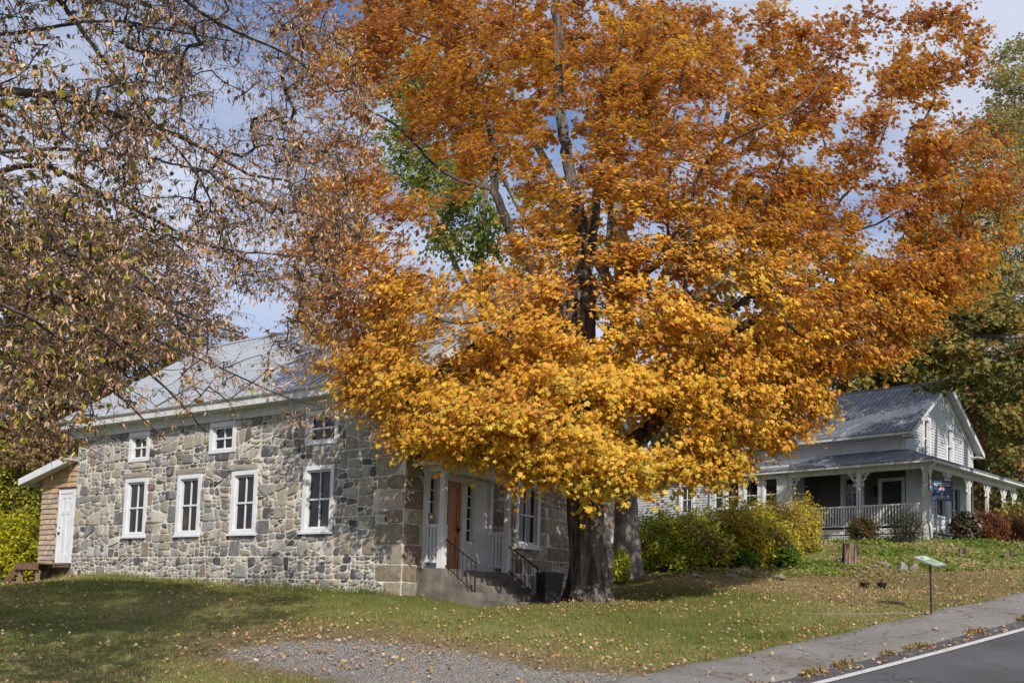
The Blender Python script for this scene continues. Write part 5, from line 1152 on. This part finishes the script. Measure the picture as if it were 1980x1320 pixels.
rock('rounded upright grey rock left of the marker post', 1744, 1110, 30.5, .36, .34); rock('pointed grey rock just left of the marker panel', 1767, 1108, 30.5, .3, .26); rock('flat grey rock at the foot of the hedge', 1508, 1120, 29.5, .42, .16)
rock('low grey rock among the ground cover between the tall stump and upright rock', 1705, 1092, 31.5, .6, .22); rock('small grey rock at the left foot of the bank near the hedge', 1345, 1118, 29.5, .3, .14); rock('flat rock half buried under the middle hedge shrub', 1412, 1117, 29.6, .5, .15)
for u, lb in ((1672, 'left black nursery pot on the grass below the tall stump'), (1705, 'right black nursery pot on the grass below the tall stump')):
    b0 = snap(u, 1131, 27.6); rt = root('plant_pot', b0, lb, 'pot', 'black pots on the grass'); mb = MB(); n = 18; an = np.arange(n)/n*2*math.pi; V = []
    for r, z in ((.09, 0), (.125, .13), (.135, .13), (.135, .15), (.12, .15), (.11, .08)): V += [b0+np.array([r*math.cos(a_), r*math.sin(a_), z]) for a_ in an]
    mb.add(V, [(i*n+j, i*n+(j+1) % n, (i+1)*n+(j+1) % n, (i+1)*n+j) for i in range(5) for j in range(n)]+[list(range(n))[::-1], list(range(5*n, 6*n))]); mb.build('pot', MAT['rubber'], rt)
    m_ = 40; pp = b0+np.stack([rng.normal(size=m_)*.05, rng.normal(size=m_)*.05, .14+rng.random(m_)*.12], -1)
    leaves('wilted_plant', pp, rng.normal(size=(m_, 3)), np.array([0, 0, 1.])+rng.normal(size=(m_, 3))*.5, rng.uniform(.05, .1, m_), palette(m_, [(.2, .16, .07), (.12, .12, .04)]), 'strip', MAT['dryleaf'], rt)
b0 = snap(1679, 1176, 22.2); mb = MB(); mb.tube(spline([b0+(0, 0, -.05), b0+(.01, 0, .1), b0+(-.01, .0, .16), b0+(.05, .02, .25), b0+(.03, .02, .28)], 4), np.linspace(.012, .006, 17), 5); o = mb.build('stick', MAT['palewood'], org=b0); tag(o, 'short pale crooked stick standing in the lawn below the pots', 'stick')
# marker panel
b0 = snap(1801, 1177, 22.0); mk = root('interpretive_sign', b0, 'slanted green information panel on a slim black post beside the sidewalk', 'sign')
Ap, Dp, Bp = at(1768, 1076, 22.0), at(1808, 1092, 21.8), at(1789, 1074.5, 22.25); Cp_ = Dp+(Bp-Ap); ctr = (Ap+Cp_)/2
mb = MB(); mb.tube([b0+(0, 0, -.1), ctr+(0, 0, -.04)], .02, 8); mb.build('post', MAT['iron'], mk)
ux, uy = Dp-Ap, Bp-Ap; wx, wy = np.linalg.norm(ux), np.linalg.norm(uy); nx3 = nrmz(np.cross(ux, uy)); Fp = Fr(Ap, ux/wx, uy/wy, nx3)
mg = M('panel_green', (.30, .42, .26), (.36, .46, .34), 6, .35, 0); mwh = M('panel_pale', (.55, .62, .62), (.4, .45, .5), 12, .35, 0); mdk = M('panel_dark', (.10, .13, .12), None, 5, .4, 0)
mb = MB(); mb.box(Fp, 0, wx, 0, wy, -.02, 0); mb.build('panel', mg, mk)
mb = MB(); mb.box(Fp, .02, wx*.3, .04, wy-.04, 0, .003); mb.build('picture', mwh, mk)
mb = MB(); mb.box(Fp, wx*.12, wx*.26, .08, wy*.5, .003, .005)
for k in range(5): mb.box(Fp, wx*.4, wx*.85, wy*.75-k*.05, wy*.75-k*.05+.012, 0, .003)
mb.build('printing', mdk, mk)
mb = MB(); mb.box(Fp, -.015, wx+.015, -.015, 0, -.03, .006); mb.box(Fp, -.015, wx+.015, wy, wy+.015, -.03, .006); mb.box(Fp, -.015, 0, 0, wy, -.03, .006); mb.box(Fp, wx, wx+.015, 0, wy, -.03, .006); mb.build('frame', MAT['porchgrey'], mk)

# ------------------------------------------------------------------ grass and fallen leaves
def free(x, y, gravel=True):
    s_ = (x-CB[0])*L[0]+(y-CB[1])*L[1]; t_ = (x-CB[0])*G[0]+(y-CB[1])*G[1]
    ok = ~((s_ > -.02) & (s_ < 14.3) & (t_ > -.02) & (t_ < 9)) & ~((s_ < 0) & (s_ > -1.9) & (t_ > .5) & (t_ < 3.1))
    off = (x-e0[0])*RN[0]+(y-e0[1])*RN[1]; ok &= off < -2.0
    return ok
x, y = scatter(330000, -16, 16, 12.5, 31); k_ = free(x, y) & (np.abs(x)*1.0 < y*.56+1)
gi = gw[np.clip(np.searchsorted(gy, y)-1, 0, ny-1), np.clip(np.searchsorted(gx, x)-1, 0, nx-1)]; di = dw[np.clip(np.searchsorted(gy, y)-1, 0, ny-1), np.clip(np.searchsorted(gx, x)-1, 0, nx-1)]
k_ &= rng.random(len(x)) > np.clip(gi*1.7-.15, 0, .97); k_ &= rng.random(len(x)) > di*.35; x, y, di = x[k_], y[k_], di[k_]; n = len(x)
s_w = -((x-CB[0])*(-G[0])+(y-CB[1])*(-G[1])); near_wall = (np.abs(s_w) < .45)&(((x-CB[0])*L[0]+(y-CB[1])*L[1]) > 0)
h = rng.uniform(.025, .08, n)*(1+1.6*near_wall)*(.75+.5*np.clip(np.sin(x*2.9+np.sin(y*3.3)*2)+np.sin(y*4.1-x*1.7), 0, 2)); base = np.stack([x, y, tz(x, y)-.005], -1); az = rng.random(n)*2*math.pi; w = np.stack([np.cos(az), np.sin(az), 0*az], -1)*.006
tipv = base+np.stack([rng.normal(size=n)*.022, rng.normal(size=n)*.022, h], -1); V = np.stack([base-w, base+w, tipv], 1).reshape(-1, 3); f = np.arange(3*n).reshape(-1, 3)
kk = np.clip(.45+.22*np.sin(x*.9+1)+.2*np.sin(y*1.1+x*.4)+di*.35, 0, 1)
o = link_mesh('lawn_grass', V, f, MAT['leaf'], cols=palette(n, [(.10, .145, .025), (.16, .205, .035), (.25, .25, .065), (.36, .32, .11), (.46, .38, .19)], None, .15, kk, .22)); tag(o, 'short green lawn grass with dry patches in front of the houses', 'grass', kind='stuff')
x, y = scatter(34000, -14, 17, 12.6, 33); off = (x-e0[0])*RN[0]+(y-e0[1])*RN[1]; s_ = (x-CB[0])*L[0]+(y-CB[1])*L[1]; t_ = (x-CB[0])*G[0]+(y-CB[1])*G[1]
k_ = ~((s_ > -.02) & (s_ < 15) & (t_ > -.02) & (t_ < 9)) & ~((s_ < 0) & (s_ > -1.9) & (t_ > .5) & (t_ < 3.1))
pn = np.sin(x*1.3+y*.7)+np.sin(y*1.9-x)+.7*np.sin(x*3.7-y*2.9)+.5*np.sin(x*.5+1)
dens = .12+.45*np.clip(pn, 0, 3)/1.6+.35*((x > 5) & (y > 22))+.8*np.exp(-((x+2.2)**2/12+(y-17.3)**2/2.2))+.8*np.exp(-((x-tb[0])**2+(y-tb[1])**2)/1.5)
dens = np.where(off > .1, .012, np.where(off > -.38, .75, np.where(off > -2.0, .10, np.where(off > -2.5, .9, dens)))); k_ &= rng.random(len(x)) < dens
x, y, off = x[k_], y[k_], off[k_]; n = len(x); p = np.stack([x, y, tz(x, y)+.035+rng.uniform(0, .04, n)+.03*(off > -2.1)], -1)
o = leaves('fallen_leaves', p, np.array([0, 0, 1.])+rng.normal(size=(n, 3))*.45, rng.normal(size=(n, 3)), rng.uniform(.04, .095, n), palette(n, [(.36, .23, .13), (.46, .32, .20), (.40, .20, .09), (.52, .41, .28), (.24, .13, .07), (.5, .31, .09)], None, .15), 'curl', MAT['dryleaf'])
tag(o, 'fallen tan and orange leaves scattered over lawn, gravel and sidewalk', 'leaves', kind='stuff')
# gravel stones
x, y = scatter(40000, -6, 5, 12.5, 19); gi = gw[np.clip(np.searchsorted(gy, y)-1, 0, ny-1), np.clip(np.searchsorted(gx, x)-1, 0, nx-1)]; k_ = rng.random(len(x)) < gi*.8; x, y = x[k_], y[k_]; n = len(x)
p = np.stack([x, y, tz(x, y)+.0], -1); tv = np.array([(1, 0, 0), (0, 1, 0), (-1, 0, 0), (0, -1, 0), (0, 0, .8)])*.5; sz = rng.uniform(.008, .022, n)[:, None, None]; an = rng.random(n)*6.28
rot = np.stack([np.stack([np.cos(an), np.sin(an), 0*an], -1), np.stack([-np.sin(an), np.cos(an), 0*an], -1), np.stack([0*an, 0*an, 1+0*an], -1)], 1)
V = p[:, None]+sz*np.einsum('kj,njl->nkl', tv, rot); f = (np.array([(0, 1, 4), (1, 2, 4), (2, 3, 4), (3, 0, 4)])[None]+(np.arange(n)*5)[:, None, None]).reshape(-1, 3)
o = link_mesh('gravel', V.reshape(-1, 3), f, MAT['stone'], cols=np.repeat(palette(n, [(.22, .205, .19), (.34, .32, .30), (.15, .14, .125), (.45, .43, .41)]), 4, 0)); tag(o, 'loose grey gravel of the old drive in the lawn', 'gravel', kind='stuff')
# tufts in the gutter between sidewalk and road
m_ = 5000; s_ = rng.uniform(-8, 14, m_); of = -.40+rng.normal(size=m_)*.05; k_ = (np.sin(s_*2.3)+np.sin(s_*5.1+1)) > .5; s_, of = s_[k_], of[k_]; n = len(s_)
xy = e0[:2]+s_[:, None]*RD+of[:, None]*RN; base = np.c_[xy, tz(xy[:, 0], xy[:, 1])+.03]
o = leaves('gutter_weeds', base, rng.normal(size=(n, 3)), np.array([0, 0, 1.])+rng.normal(size=(n, 3))*.7, rng.uniform(.05, .13, n), palette(n, [(.25, .18, .08), (.14, .14, .04), (.35, .2, .09)]), 'strip', MAT['dryleaf']); tag(o, 'dry weeds growing in the gutter between sidewalk and road', 'weeds', kind='stuff')
